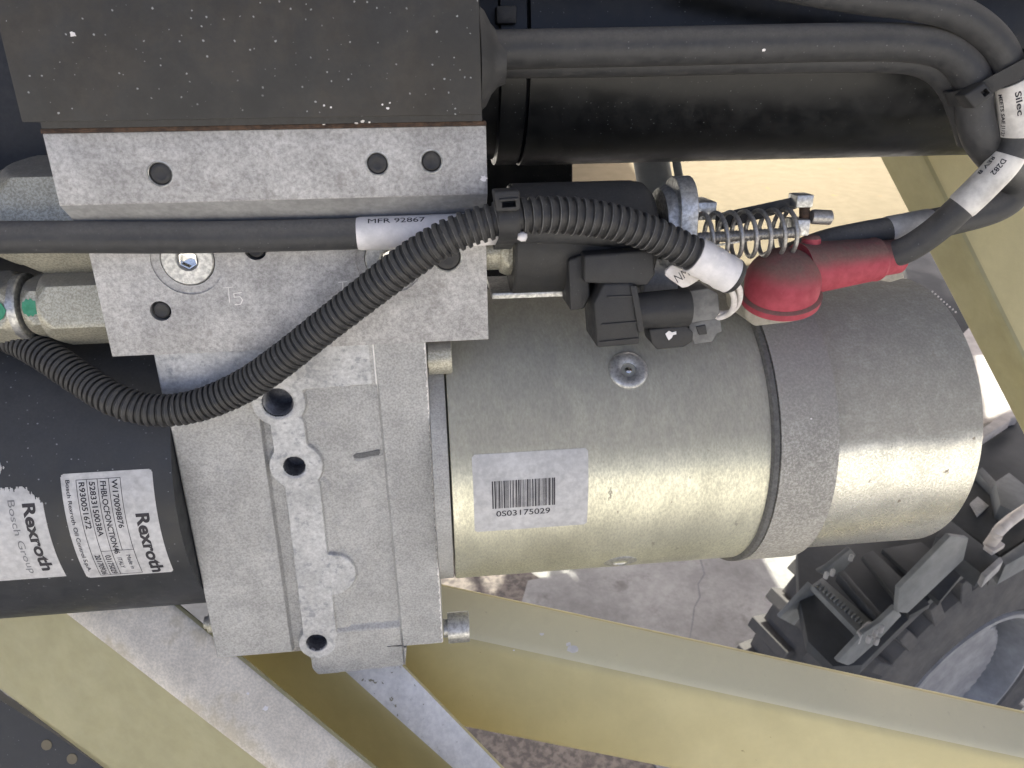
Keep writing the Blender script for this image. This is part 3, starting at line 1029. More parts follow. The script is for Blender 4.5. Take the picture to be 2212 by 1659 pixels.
# drilled bores with thread turns, inside the casting
for (px, py, r, ch, dp) in holes:
    x, y = P2(px, py)
    pr = []
    k = 0
    sdep = 0.0
    zt = CZ * MM + .0022
    while sdep < dp * MM:
        pr.append((-sdep, (r - .05) * MM)); pr.append((-sdep - .0005, (r - (.65 if r > 8 else .25)) * MM))
        sdep += .001
    pr.append((-dp * MM + .0004, .0001))
    bm = BM()
    add_lathe(bm, (x, y, zt - .0016), (0, 0, 1), pr, 48, caps=False)
    obj('threaded_bore', bm, 'thread', t, angle=20)
def strip_on_cast(name, pts, m, zz, th=.0002):
    q = [Vector((*P2(x, y), (CZ + zz) * MM)) for x, y in pts]
    bm = BM()
    add_loft(bm, [q, [v + Vector((0, 0, th)) for v in q]])
    return obj(name, bm, m, t)
strip_on_cast('marker_stroke', [(763, 983), (769, 979), (790, 977), (812, 972), (820, 971), (821, 978), (818, 983), (800, 985), (785, 989), (770, 990), (764, 988)], 'ink_mark', .12)
# seal strip under the body and bolts
bm = BM()
a, b = rp(497, 1415, CZ - 4), rp(652, 1405, CZ - 4)
add_box(bm, (a.x * 1000, a.y * 1000 - 1.6, -60), (b.x * 1000 + 6, a.y * 1000 + 4, CZ - 4), .3)
obj('bottom_seal', bm, 'band', t)
def bolt(px0, px1, pyc, z, r, name='bolt_head', m='fitting'):
    a, b = rp(px0, pyc, z), rp(px1, pyc, z)
    bm = BM()
    L = b.x - a.x
    add_lathe(bm, (a.x, a.y, z * MM), (1, 0, 0), [(0, r * MM * .6), (.0028, r * MM * .6), (.0029, r * MM), (L - .0012, r * MM), (L - .0003, r * MM * .96), (L, r * MM * .88), (L, .0001)], 40)
    obj(name, bm, m, t)
bolt(914, 976, 772, -14, 9.9)
bolt(958, 1014, 1357, -14, 9.9, m='steel')
bolt(443, 480, 1345, -22, 6.5, m='fitting')

# ================================================================== motor
mc = fit_cyl((1935, 598), (1880, 1172), -84)
mb = fit_cyl((1100, 650), (1100, 1238), -84)
print('motor', mc, mb)
cy, cz = mc[0], mc[1]
def rad_at(px, py):                               # radius so that the silhouette passes px, py
    d = (RIGI.to_3x3() @ ray(px, py))
    o2 = Vector((CR.y - cy, CR.z - cz))
    d2 = Vector((d.y, d.z)).normalized()
    return abs(o2.x * d2.y - o2.y * d2.x)
Rb = rad_at(1300, 1225)
Rc = rad_at(1880, 1172)
Rband = rad_at(1640, 1207)
print('R', Rb, Rc, Rband)
def xedge(px, py, c=(cy, cz, Rb)): return oncyl(px, py, c)[0]
xm0 = xedge(968, 950)
xm1 = xedge(1682, 950)
xb0, xb1 = xedge(1688, 950, (cy, cz, Rband)), xedge(1815, 950, (cy, cz, Rband))
xc1 = xedge(2126, 940, (cy, cz, Rc))
xcast = xs_r
t = thing('electric_motor', 'zinc plated cylindrical electric pump motor with barcode label on its side', 'motor', ((xm0 + xb0) / 2, cy - Rb, cz))
C0 = (0, cy, cz)
bm = BM()
add_lathe(bm, C0, (1, 0, 0), [(xm0 + .0006, Rb - .001), (xm0 + .001, Rb - .0002), (xm0 + .0018, Rb), (xb0 + .002, Rb)], 220)
obj('housing', bm, 'zinc', t)
bm = BM()
add_lathe(bm, C0, (1, 0, 0), [(xcast + .0002, Rb - .0005), (xm0 - .0006, Rb - .0005), (xm0 - .0002, Rb - .002)], 200)
obj('front_flange', bm, 'cast', t)
bm = BM()
add_lathe(bm, C0, (1, 0, 0), [(xb0 - .0045, Rb - .001), (xb0 - .004, Rband - .0012), (xb0 - .0012, Rband - .0006), (xb0 - .0008, Rband - .0028), (xb0, Rband - .0028), (xb0 + .0003, Rband), (xb1 - .0004, Rband), (xb1, Rband - .0012), (xb1 + .0006, Rband - .0024)], 220)
bd = obj('clamp_band', bm, 'band', t)
bm = BM()
add_lathe(bm, C0, (1, 0, 0), [(xb0 - .0052, Rb - .001), (xb0 - .0046, Rband - .0006), (xb0 - .0040, Rband + .0002), (xb0 - .0010, Rband + .0002), (xb0 - .0006, Rband - .0006), (xb0 - .0006, Rb - .001)], 220, caps=False)
obj('band_edge', bm, 'dark_edge', t)  # dark grey strip along the left edge of the band
bm = BM()
def wob(th, r): return r
add_lathe(bm, C0, (1, 0, 0), [(xb1 + .0002, Rc - .0006), (xb1 + .0010, Rc), (xc1 - .0016, Rc), (xc1 - .0006, Rc - .0004), (xc1, Rc - .0016), (xc1 + .0004, Rc - .006), (xc1 + .0004, .0001)], 220)
obj('end_cap', bm, 'zinc_cap', t)
# pole screw
x, th = oncyl(1357, 800, (cy, cz, Rb))
nrm = Vector((0, math.sin(th), math.cos(th)))
pos = Vector((x, cy, cz)) + nrm * Rb
bm = BM()
add_lathe(bm, pos - nrm * .0012, nrm, [(0, .0118), (.0012, .0118), (.0022, .0112), (.0030, .0095), (.0030, .0062), (.0020, .0045), (.0006, .0042), (-.0004, .0030), (-.0004, .0001)], 56, caps=False)
sc_ = obj('pole_screw', bm, 'steel', t)
bm = BM()
add_lathe(bm, pos - nrm * .0030, nrm, [(0, .0022), (.0036, .0020), (.0040, .0012), (.0041, .0001)], 24)
obj('screw_pip', bm, 'shiny', sc_)
# second screw low on the motor
x, th = oncyl(1350, 1196, (cy, cz, Rb))
th -= .16
nrm = Vector((0, math.sin(th), math.cos(th)))
pos = Vector((x, cy, cz)) + nrm * Rb
bm = BM()
add_lathe(bm, pos - nrm * .0010, nrm, [(0, .011), (.0010, .0108), (.0016, .009), (.0016, .005), (0, .004), (0, .0001)], 48)
obj('pole_screw', bm, 'steel', t)
# barcode label
fn, W, H = cyl_label_map((cy, cz, Rb), (1018, 981), (1268, 969), (1269, 1132), (1026, 1149))
bm = BM()
add_sheet(bm, rrect(W, H, 2.3), 0, 0, 1, 1, 150, 110, fn, .00015)
lb = obj('barcode_label', bm, 'sticker', t)
bm = BM()
random.seed(11)
u = .16
while u < .70:
    b_ = random.choice((.004, .004, .0075, .011))
    add_mapped(bm, rect_geo(u, .325, u + b_, .675, 1, 10), lambda x, y: fn(x, y, .0003))
    u += b_ + random.choice((.0045, .0045, .0075, .010))
V, F = text_geo('0S03175029', 1.0, .008, res=4)
wx = max(q[0] for q in V)
add_mapped(bm, (V, F), lambda x, y: fn(.19 + x / wx * .475, .785 - (y) * 5.4 / H, .0003))
obj('print', bm, 'ink', lb, angle=20)


# ================================================================== hose fittings
def hexlathe(bm, x0, x1, cy, cz, flat, rot, cham0=0.0, cham1=0.0, n=96, slope=.5):
    """hexagon nut along x, its corners turned down by a cone at either end"""
    k = math.pi / 3
    Rc_ = flat / math.cos(k / 2)
    xs = sorted(set([0] + [i / 8 * (Rc_ - flat * .97) / slope for i in range(9)]))
    L = x1 - x0
    st = []
    if cham0:
        st += [(x0 + v, flat * .97 + v * slope) for v in xs]
    else:
        st += [(x0, 9)]
    if cham1:
        st += [(x1 - v, flat * .97 + v * slope) for v in xs[::-1]]
    else:
        st += [(x1, 9)]
    rings = []
    for x, lim in st:
        ring = []
        for i in range(n):
            th = 2 * math.pi * i / n
            a = ((th + rot) % k) - k / 2
            r = min(flat / math.cos(a), lim)
            ring.append(Vector((x, cy + r * math.sin(th), cz + r * math.cos(th))))
        rings.append(ring)
    add_loft(bm, rings)

def X(px, py, z): return rp(px, py, z).x
def paint_patch(bm, x0, x1, cy, cz, rfn, t0, t1, lift=.0003, nx=14, ny=14):
    for _ in (0,):
        rows = []
        for i in range(nx + 1):
            u = i / nx
            wv = math.sin(math.pi * u) ** .35 * (1 + .12 * math.sin(u * 23))
            tm, th = (t0 + t1) / 2, (t1 - t0) / 2 * wv
            rows.append([(x0 + (x1 - x0) * u, tm - th + 2 * th * j / ny) for j in range(ny + 1)])
        vs = [[bm.verts.new(Vector((x, cy + math.sin(t) * (rfn(x, t) + lift), cz + math.cos(t) * (rfn(x, t) + lift)))) for x, t in r] for r in rows]
        for i in range(nx):
            for j in range(ny):
                bm.faces.new((vs[i][j], vs[i + 1][j], vs[i + 1][j + 1], vs[i][j + 1]))

HZ = -24
def hexr_fn(flat, rot):
    def f(x, t):
        k = math.pi / 3
        a = ((t + rot) % k) - k / 2
        return flat / math.cos(a)
    return f
# lower fitting
t = thing('hose_fitting', 'lower zinc hexagon hose fitting with a bright green paint mark, screwed into the manifold', 'fitting', rp(115, 658, HZ), 'hexagon hose fittings')
cyh = rp(150, 659, HZ).y
ch = HZ * MM
bm = BM(); hexlathe(bm, X(116, 659, HZ), x_l + .003, cyh, ch, .0185, .32, 1, 0); obj('large_hexagon', bm, 'fitting', t)
bm = BM(); hexlathe(bm, X(76, 659, HZ), X(117, 659, HZ), cyh, ch, .0150, .32, 1, 0); obj('small_hexagon', bm, 'fitting', t)
bm = BM(); add_lathe(bm, (0, cyh, ch), (1, 0, 0), [(X(64, 659, HZ), .0125), (X(78, 659, HZ), .0125)], 48); obj('neck', bm, 'hole_dark', t)
bm = BM(); add_lathe(bm, (0, cyh, ch), (1, 0, 0), [(X(48, 659, HZ), .0172), (X(66, 659, HZ), .0178), (X(69, 659, HZ), .0172), (X(70, 659, HZ), .0140), (X(70, 659, HZ), .001)], 64); obj('collar', bm, 'steel', t)
bm = BM(); hexlathe(bm, X(-60, 659, HZ), X(60, 659, HZ), cyh, ch, .0168, .32, 0, 1); nut = obj('nut', bm, 'fitting', t)
bm = BM(); add_lathe(bm, (0, cyh, ch), (1, 0, 0), [(X(-900, 659, HZ), .013), (X(-58, 659, HZ), .013)], 48); obj('hose', bm, 'cable', t)
bm = BM(); paint_patch(bm, X(-60, 659, HZ), X(52, 659, HZ), cyh, ch, hexr_fn(.0172, .32), -.16, .50); obj('paint_mark', bm, 'green', nut)
bm = BM(); paint_patch(bm, X(80, 659, HZ), X(114, 659, HZ), cyh, ch, hexr_fn(.0150, .32), -.06, .50); obj('paint_mark', bm, 'green', t)
# upper fitting
HU = -30
cyh = rp(100, 466, HU).y
ch = HU * MM
t = thing('hose_fitting', 'upper large hose fitting half hidden by the straight black cable, dusty with a green mark', 'fitting', rp(100, 466, HU), 'hexagon hose fittings')
bm = BM(); hexlathe(bm, X(52, 466, HU), x_l + .003, cyh, ch, .0265, .25, 1, 0); obj('large_hexagon', bm, 'fitting', t)
bm = BM(); hexlathe(bm, X(-2, 466, HU), X(53, 466, HU), cyh, ch, .0215, .25, 1, 0); sh = obj('small_hexagon', bm, 'fitting', t)
bm = BM(); paint_patch(bm, X(4, 466, HU), X(52, 466, HU), cyh, ch, hexr_fn(.0215, .25), .02, .36); obj('paint_mark', bm, 'green', sh)
bm = BM(); add_lathe(bm, (0, cyh, ch), (1, 0, 0), [(X(-900, 466, HU), .017), (X(-70, 466, HU), .017), (X(-69, 466, HU), .02), (X(0, 466, HU), .02)], 48); obj('hose_end', bm, 'hole_dark', t)
# dark structure seen in the gap left of the manifold
bm = BM()
a, b = rp(-60, 250, -75), rp(300, 640, -75)
add_box(bm, (-330, b.y * 1000 - 20, -100), (x_l * 1000 + 20, a.y * 1000 + 60, -82), 1)
props(obj('back_plate', bm, 'hole_dark', origin=(x_l, b.y, -.09)), 'black painted plate in the dark gap behind the hose fittings', 'plate')
# fitting between manifold and solenoid
t = thing('pipe_nut', 'small zinc hexagon nut between the manifold and the solenoid', 'nut', rp(1060, 552, -12))
cyn, czn = rp(1083, 540, -18).y, -.018
bm = BM(); hexlathe(bm, X(1078, 540, -18), X(1112, 540, -18), cyn, czn, .0125, .5, 1, 1); obj('nut', bm, 'fitting', t)
bm = BM(); add_lathe(bm, (0, cyn, czn), (1, 0, 0), [(x_r - .004, .0105), (X(1080, 540, -18), .0105)], 48); obj('stub', bm, 'fitting', t)

# ================================================================== solenoid
so = fit_cyl((1250, 392), (1250, 628), -22)
print('sol', so)
SY, SZ, SR = so
t = thing('solenoid', 'dusty black cylindrical solenoid coil lying above the motor', 'solenoid', (X(1260, 510, 0), SY, SZ))
sx0, sx1 = oncyl(1113, 520, so)[0], oncyl(1438, 500, so)[0]
bm = BM()
add_lathe(bm, (0, SY, SZ), (1, 0, 0), [(sx0, SR - .004), (sx0, SR - .0012), (sx0 + .0012, SR), (sx1 - .012, SR), (sx1 - .006, SR - .0012), (sx1 - .002, SR - .005), (sx1, SR - .010), (sx1, .001)], 120)
obj('coil_housing', bm, 'coil', t)
bm = BM()
add_lathe(bm, (0, SY, SZ), (1, 0, 0), [(X(1320, 470, -20), .0105)] + [(X(1320, 470, -20) + .0006 * k, .0105 + (.0006 if k % 2 else 0)) for k in range(1, 62)], 48)
obj('threaded_stem', bm, 'plastic', t, angle=20)
bm = BM()
hexlathe(bm, X(1438, 470, -8), X(1470, 470, -8), SY + .004, SZ, .0215, .15, 1, 0)
obj('lock_nut', bm, 'steel', t)
# coil label strip
def on_sol(px, py): return oncyl(px, py, so)
xa_, ta_ = on_sol(1160, 500)
xb_, tb_ = on_sol(1425, 517)
bm = BM()
add_sheet(bm, lambda u, v: True, 0, 0, 1, 1, 60, 6, lambda u, v, l: Vector((xa_ + (xb_ - xa_) * u, SY + math.sin(ta_ + (tb_ - ta_) * v) * (SR + l), SZ + math.cos(ta_ + (tb_ - ta_) * v) * (SR + l))), .0003)
obj('label_strip', bm, 'beige', t)
# bright cradle strip under the coil
a, b = rp(1062, 641, -22), rp(1232, 630, -22)
bm = BM()
add_box(bm, (a.x * 1000, a.y * 1000 - 1, -60), (b.x * 1000 + 40, a.y * 1000 + 2.5, -20), .5)
obj('cradle', bm, 'steel', t)

# bracket with rounded head
t = thing('bracket', 'upright grey metal bracket with rounded top between solenoid and spring', 'bracket', rp(1484, 560, -20))
bz = -2
pts = [(1466, 640), (1466, 470), (1456, 400), (1468, 388), (1484, 385), (1497, 392), (1503, 410), (1504, 640)]
xA, xB = X(1466, 470, bz), X(1504, 470, bz)
yTop = rp(1484, 386, bz).y
prof = []
for k in range(13):
    th = math.pi * k / 12
    prof.append((-.016 - math.cos(th) * .018, yTop - .018 + math.sin(th) * .018))
prof = [(.004, rp(1484, 585, bz).y)] + [( -.016 + .018 * math.cos(math.pi * k / 12), yTop - .018 + .018 * math.sin(math.pi * k / 12)) for k in range(13)] + [(-.050, yTop - .030), (-.050, rp(1484, 600, bz).y)]
bm = BM()
tmp = bmesh.new()
add_loft(tmp, [[(xA, y, z) for z, y in prof], [(xB, y, z) for z, y in prof]])
bmesh.ops.recalc_face_normals(tmp, faces=tmp.faces)
bevel(tmp, [e for e in tmp.edges if abs(e.verts[0].co.x - e.verts[1].co.x) < 1e-6], .0009, 3)
merge(bm, tmp)
obj('upright', bm, 'steel', t)
bm = BM()
a = rp(1412, 440, -45)
add_hexa(bm, [rp(1420, 440, -45), rp(1466, 388, -25), rp(1466, 600, -25), rp(1420, 600, -45)], [rp(1424, 440, -55), rp(1468, 388, -38), rp(1468, 600, -38), rp(1424, 600, -55)], .5)
obj('gusset', bm, 'plastic', t)
bm = BM()
a, b = rp(1500, 438, -18), rp(1546, 475, -18)
add_box(bm, (a.x * 1000, b.y * 1000, -40), (b.x * 1000, a.y * 1000, -18), .5)
obj('tab', bm, 'steel', t)
bm = BM()
a, b = rp(1395, 600, -12), rp(1500, 660, -12)
add_box(bm, (a.x * 1000, b.y * 1000 + 2, -36), (b.x * 1000, a.y * 1000 + 10, -14), .6)
obj('foot', bm, 'machined', t)

# spring on its rod, clevis and pin
t = thing('spring_assembly', 'open coil compression spring on a rod with clevis and pin beside the red cap', 'spring', rp(1600, 505, -5))
ca, cb = rp(1505, 512, -6), rp(1712, 500, -6)
ax = (cb - ca).normalized()
_, ua, ub = basis(ax)
turns = 7.6
pts = []
N = int(turns * 48)
Ls = (cb - ca).length
for i in range(N + 1):
    f = i / N
    ph = f * turns * 2 * math.pi + .6
    # the end turns lie closer together
    ff = f
    if f > .86: ff = .86 + (f - .86) * .55
    if f < .10: ff = .10 - (.10 - f) * .6
    pts.append(ca + ax * Ls * ((ff - .04) / .9) + (ua * math.cos(ph) + ub * math.sin(ph)) * .0122)
bm = BM()
rings = []
for i in range(len(pts)):
    T = (pts[min(i + 1, N)] - pts[max(i - 1, 0)]).normalized()
    rad = (pts[i] - ca); rad = (rad - ax * rad.dot(ax)).normalized()
    rad = (rad - T * rad.dot(T)).normalized()
    B = T.cross(rad)
    rings.append([pts[i] + (rad * math.cos(2 * math.pi * j / 10) + B * math.sin(2 * math.pi * j / 10)) * .00125 for j in range(10)])
add_loft(bm, rings)
obj('spring', bm, 'spring', t, angle=60)
bm = BM()
add_lathe(bm, ca - ax * .01 + ua * .003, ax, [(0, .0027)] + [(.001 * k, .0027 + (.0003 if k % 2 else 0)) for k in range(1, int(Ls * 1000 + 14))], 20)
obj('rod', bm, 'spring', t, angle=20)
bm = BM()
q = rp(1738, 445, -4)
add_box(bm, (rp(1719, 440, -4).x * 1000, rp(1738, 448, -4).y * 1000, -14), (rp(1755, 440, -4).x * 1000, rp(1738, 421, -4).y * 1000, -3), .7)
obj('clevis_arm', bm, 'steel', t)
bm = BM()
add_box(bm, (rp(1719, 440, -4).x * 1000, rp(1738, 509, -4).y * 1000, -14), (rp(1755, 440, -4).x * 1000, rp(1738, 474, -4).y * 1000, -3), .7)
obj('clevis_arm', bm, 'steel', t)
bm = BM()
a, b = rp(1728, 462, -8), rp(1760, 465, -8)
add_lathe(bm, rp(1738, 440, -8), rp(1738, 480, -8) - rp(1738, 440, -8), [(0, .0028), ((rp(1738, 480, -8) - rp(1738, 440, -8)).length, .0028)], 20)
obj('pin', bm, 'rust', t)
a, b = rp(1752, 468, -5), rp(1795, 470, -5)
bm = BM()
add_lathe(bm, a, b - a, [(0, .0034), (.0012, .0040), ((b - a).length - .0008, .0040), ((b - a).length, .0030), ((b - a).length, .0001)], 28)
obj('rod_end', bm, 'spring', t)
bm = BM()
add_hexa(bm, [rp(1545, 462, -22), rp(1722, 424, -9), rp(1722, 450, -9), rp(1545, 500, -22)], [rp(1545, 462, -30), rp(1722, 424, -14), rp(1722, 450, -14), rp(1545, 500, -30)], .4)
obj('lever', bm, 'plastic', t)
bm = BM()
add_hexa(bm, [rp(1545, 528, -12), rp(1722, 500, -9), rp(1722, 504, -9), rp(1545, 533, -12)], [rp(1545, 528, -30), rp(1722, 500, -12), rp(1722, 504, -12), rp(1545, 533, -30)], .2)
obj('lower_lever', bm, 'steel', t)

# ================================================================== plug connector
t = thing('plug_connector', 'angular black plug connector on the solenoid with a white paint dab', 'connector', rp(1330, 700, 0))
def px_box(bm, front, z0, z1, off=.8, inset=None, seg=3):
    """front: 4+ pixel corners on plane z0, body runs back to z1"""
    pf = px_poly(front, z0)
    pb = [Vector((q.x, q.y, z1 * MM)) for q in pf]
    if inset:
        c = sum(pf, Vector()) / len(pf)
        pb = [Vector((c.x + (q.x - c.x) * inset, c.y + (q.y - c.y) * inset, z1 * MM)) for q in pf]
    tmp = bmesh.new()
    add_loft(tmp, [pf, pb])
    bmesh.ops.recalc_face_normals(tmp, faces=tmp.faces)
    bevel(tmp, tmp.edges[:], off * MM, seg)
    merge(bm, tmp)
bm = BM(); px_box(bm, [(1262, 552), (1413, 540), (1416, 594), (1398, 618), (1262, 612)], 18, -12, 1.4); obj('coil_block', bm, 'plastic', t)
bm = BM(); px_box(bm, [(1228, 562), (1268, 548), (1276, 640), (1262, 668), (1232, 672)], 11, -14, 1.2); obj('coil_shoulder', bm, 'plastic', t)
bm = BM(); px_box(bm, [(1305, 614), (1368, 612), (1378, 642), (1382, 744), (1290, 752), (1283, 655)], 19, -10, 1.3); obj('plug_body', bm, 'plastic', t)
a, b = rp(1370, 672, 8), rp(1486, 664, 8)
bm = BM()
add_lathe(bm, a, b - a, [(0, .0092), ((b - a).length - .001, .0100), ((b - a).length, .0094), ((b - a).length, .001)], 40)
for v in bm.verts: v.co.y = a.y + (v.co.y - a.y) * 1.05
obj('plug_barrel', bm, 'plastic', t)
for (a, b, c, d) in (((1312, 640), (1372, 638), (1373, 642), (1312, 644)), ((1300, 700), (1380, 694), (1380, 698), (1300, 704)), ((1296, 738), (1380, 730), (1380, 733), (1296, 741))):
    bm = BM(); px_box(bm, [a, b, c, d], 19.7, 17, .2); obj('rib', bm, 'plastic', t)
bm = BM(); px_box(bm, [(1362, 618), (1376, 618), (1392, 716), (1380, 718)], 20.2, 14, .3); obj('seam_lip', bm, 'plastic', t)
bm = BM(); px_box(bm, [(1402, 712), (1482, 704), (1498, 718), (1497, 738), (1478, 750), (1420, 756), (1408, 742)], 12, -2, .9); obj('latch', bm, 'plastic', t)
bm = BM()
c = rp(1449, 724, 12.1)
V2 = [(-3.2, 1.0), (-1.2, 2.6), (.6, 1.6), (2.8, 2.2), (3.0, .4), (1.2, .1), (.6, -1.4), (-1.0, -2.8), (-2.0, -1.2)]
add_loft(bm, [[(c.x + a_ * MM, c.y + b_ * MM, c.z + z_) for a_, b_ in V2] for z_ in (0, .0003)])
obj('paint_dab', bm, 'white_tape', t)
# grey mating half with its clip
bm = BM(); px_box(bm, [(1482, 630), (1530, 622), (1552, 634), (1556, 676), (1545, 690), (1484, 700)], 9, -6, .8); obj('grey_half', bm, 'grey_plastic', t)
bm = BM(); px_box(bm, [(1486, 698), (1556, 686), (1560, 716), (1548, 722), (1540, 738), (1500, 744), (1492, 724)], 6, -2, .6); obj('grey_clip', bm, 'grey_plastic', t)
bm = BM(); px_box(bm, [(1504, 706), (1524, 702), (1528, 722), (1510, 724)], 6.8, 3, .3); obj('clip_window', bm, 'hole_dark', t)

# ================================================================== red cap
t = thing('terminal_boot', 'red rubber terminal boot, dusty on top, on the motor end', 'boot', rp(1690, 650, -10))
dz = -6
rc = rp(1686, 634, dz)
axis = (RIGI.to_3x3() @ view_vec(-.10, .72, .62)).normalized()
Rr = .0208
prof = [(-.004, Rr * .98), (-.0035, Rr * 1.05), (.0004, Rr * 1.07), (.0012, Rr * 1.03), (.0018, Rr * .97), (.0045, Rr * .985)]
for k in range(1, 14):
    th = k / 13 * math.pi / 2
    prof.append((.007 + .0195 * math.sin(th), Rr * .985 * math.cos(th) + .0001))
bm = BM()
add_lathe(bm, rc, axis, prof, 72)
obj('dome', bm, 'red', t)
a, b = rp(1725, 583, dz - 2), rp(1893, 560, dz - 8)
L = (b - a).length
bm = BM()
add_lathe(bm, a, b - a, [(0, .0150), (L - .003, .0122), (L - .0015, .0126), (L, .0120), (L + .0005, .0103), (L + .0135, .0098), (L + .0145, .0090), (L + .0145, .001)], 56)
obj('sleeve', bm, 'red', t)
bm = BM()
q = rp(1752, 522, dz - 4)
add_lathe(bm, q - Vector((0, .004, 0)), (0, 1, 0), [(0, .0055), (.006, .0050), (.0075, .0035), (.008, .0001)], 32)
obj('nipple', bm, 'red', t)
t = thing('terminal_block', 'beige insulating block under the red rubber boot', 'insulator', rp(1680, 690, -20))
bm = BM(); px_box(bm, [(1606, 600), (1745, 600), (1738, 684), (1716, 696), (1632, 706), (1612, 690)], -9, -40, 1.6); obj('block', bm, 'beige', t)
bm = BM(); px_box(bm, [(1895, 585), (1948, 570), (1954, 600), (1925, 610), (1900, 606)], -22, -40, .8); obj('rear_block', bm, 'beige', t)

# ================================================================== cables
def cable(name, label, pts, r, m='cable', group=None, n=28, cat='cable', step=.0015):
    P_ = Path([rp(*q) for q in pts])
    o_ = P_.P[0]
    bm = BM()
    add_tube(bm, P_, r, n=n, step=step)
    t = thing(name, label, cat, P_.P[P_.n // 2], group)
    obj('jacket', bm, m, t)
    return t, P_

def sleeve(t, P_, qa, qb, r, m='sleeve', name='label_sleeve', bulge=.0004):
    a, b = P_.near(rp(*qa)), P_.near(rp(*qb))
    a, b = min(a, b), max(a, b)
    bm = BM()
    add_tube(bm, P_, r, a, b, n=36, rf=lambda d: r - .0004 * (1 if min(d - a, b - d) < .0004 else 0))
    return obj(name, bm, m, t), a, b

def sleeve_text(parent, P_, s, d0, d1, th0, size, r, key='ink', flip=1, bold=.01):
    """text along the cable from d0 to d1; its middle line at angle th0"""
    V, F = text_geo(s, 1.0, bold, res=3)
    w1 = max(q[0] for q in V)
    bm = BM()
    add_mapped(bm, (V, F), lambda x, y: P_.pt(d0 + (d1 - d0) * x / w1, th0 + flip * (y - .35) * size * MM / r, r))
    obj('print', bm, key, parent, angle=20)

# straight cable across the manifold
t, PC = cable('battery_cable', 'straight black cable running level from the left edge across the manifold', [(-900, 548, 9), (-400, 530, 9), (0, 513, 9), (400, 513, 9), (770, 505, 9), (1000, 497, 9), (1130, 492, 9), (1300, 500, 6), (1420, 530, -4)], .0076, group='black cables')
sl, a, b = sleeve(t, PC, (772, 505, 9), (1100, 495, 9), .00815, 'white_tape')
sleeve_text(sl, PC, 'MFR 92867', a + .0055, a + .0335, -.80, 4.4, .00835, flip=-1, bold=0)
# corrugated conduit
cpts = [(-700, 640, -60), (-350, 655, -52), (-150, 682, -42), (-60, 705, -34), (0, 722, -30), (50, 741, -24), (110, 775, -14), (180, 822, -4), (250, 864, 6), (330, 886, 9), (420, 878, 9), (520, 838, 10), (600, 785, 14), (700, 706, 19), (800, 628, 24), (880, 567, 28), (950, 522, 31), (1020, 491, 32), (1090, 473, 32), (1160, 465, 31), (1240, 467, 29), (1320, 479, 28), (1400, 503, 27), (1460, 530, 27), (1512, 557, 27), (1560, 585, 27), (1590, 601, 27)]
PK = Path([rp(*q) for q in cpts], .0008)
dl = PK.near(rp(1506, 554, 27))
d_in = PK.near(rp(0, 722, -30))
KR = .0089
pitch_at = lambda d: .00335 + .0012 * min(max((d - d_in) / (dl - d_in) * 1.6 - .6, 0), 1)
bm = BM()
n = 36
rings = []
d = 0.0
while d < dl:
    pc = pitch_at(d)
    for f, rr in ((0, 0), (.10, .95), (.16, 1.08), (.34, 1), (.50, .92), (.60, .80), (.66, 0), (.84, -.12)):
        q = d + f * pc
        pos, T, N, B = PK.at(q)
        rad = KR - .0015 + .0014 * rr
        wob_ = 1 + .012 * math.sin(q * 700) + .02 * math.sin(q * 61)
        rings.append([pos + (N * math.cos(2 * math.pi * j / n) + B * math.sin(2 * math.pi * j / n)) * rad * wob_ for j in range(n)])
    d += pc
_, cf = add_loft(bm, rings)
for k_, f_ in enumerate(cf[:-2]):
    if (k_ // n) % 8 == 1: f_.material_index = 1
t = thing('corrugated_conduit', 'long dusty black corrugated cable conduit curving across the pump to the plug', 'conduit', PK.at(dl * .5)[0])
obj('corrugated_tube', bm, ['conduit', 'crest'], t, angle=50)
e1 = PK.near(rp(1578, 596, 27))
bm = BM()
add_tube(bm, PK, .0094, dl - .002, e1, n=40, rf=lambda d: .0094 + .0002 * math.sin(d * 900))
obj('white_tape', bm, 'white_tape', t)
bm = BM()
add_tube(bm, PK, .0086, e1 - .001, e1 + .0035, n=40, rf=lambda d: .0092 if d < e1 + .0026 else .0080)
obj('rubber_end', bm, 'hole_dark', t)
for dx, dy in ((-3, 3), (10, -11)):
    Wp = Path([rp(1560 + dx, 592 + dy, 22), rp(1572 + dx, 612 + dy, 22), rp(1588 + dx, 638 + dy, 18), rp(1584 + dx, 668 + dy, 12), rp(1562 + dx, 683 + dy * .6, 6), rp(1530, 684 + dy, 3)])
    bm = BM(); add_tube(bm, Wp, .0016, n=14); obj('wire', bm, 'white_wire', t)
# little flag tag
ta = px_poly([(1452, 572), (1520, 598), (1500, 612), (1486, 620), (1474, 622), (1448, 604), (1438, 596), (1438, 586)], 22)
t2 = thing('wire_tag', 'small cream plastic tag with handwritten letters under the conduit end', 'tag', ta[4])
bm = BM(); add_prism(bm, ta, 19.5, 22, .5); tg = obj('tag_plate', bm, 'white_wire', t2)
V, F = text_geo('NM', 1.0, -.01, res=3)
c = rp(1462, 612, 22)
e1_, e2_ = (rp(1500, 588, 22) - c).normalized(), None
e2_ = Vector((-e1_.y, e1_.x, 0))
bm = BM(); add_mapped(bm, (V, F), lambda x, y: c + e1_ * x * .0052 + e2_ * y * .0068 + Vector((0, 0, .00025))); obj('print', bm, 'ink', tg, angle=20)

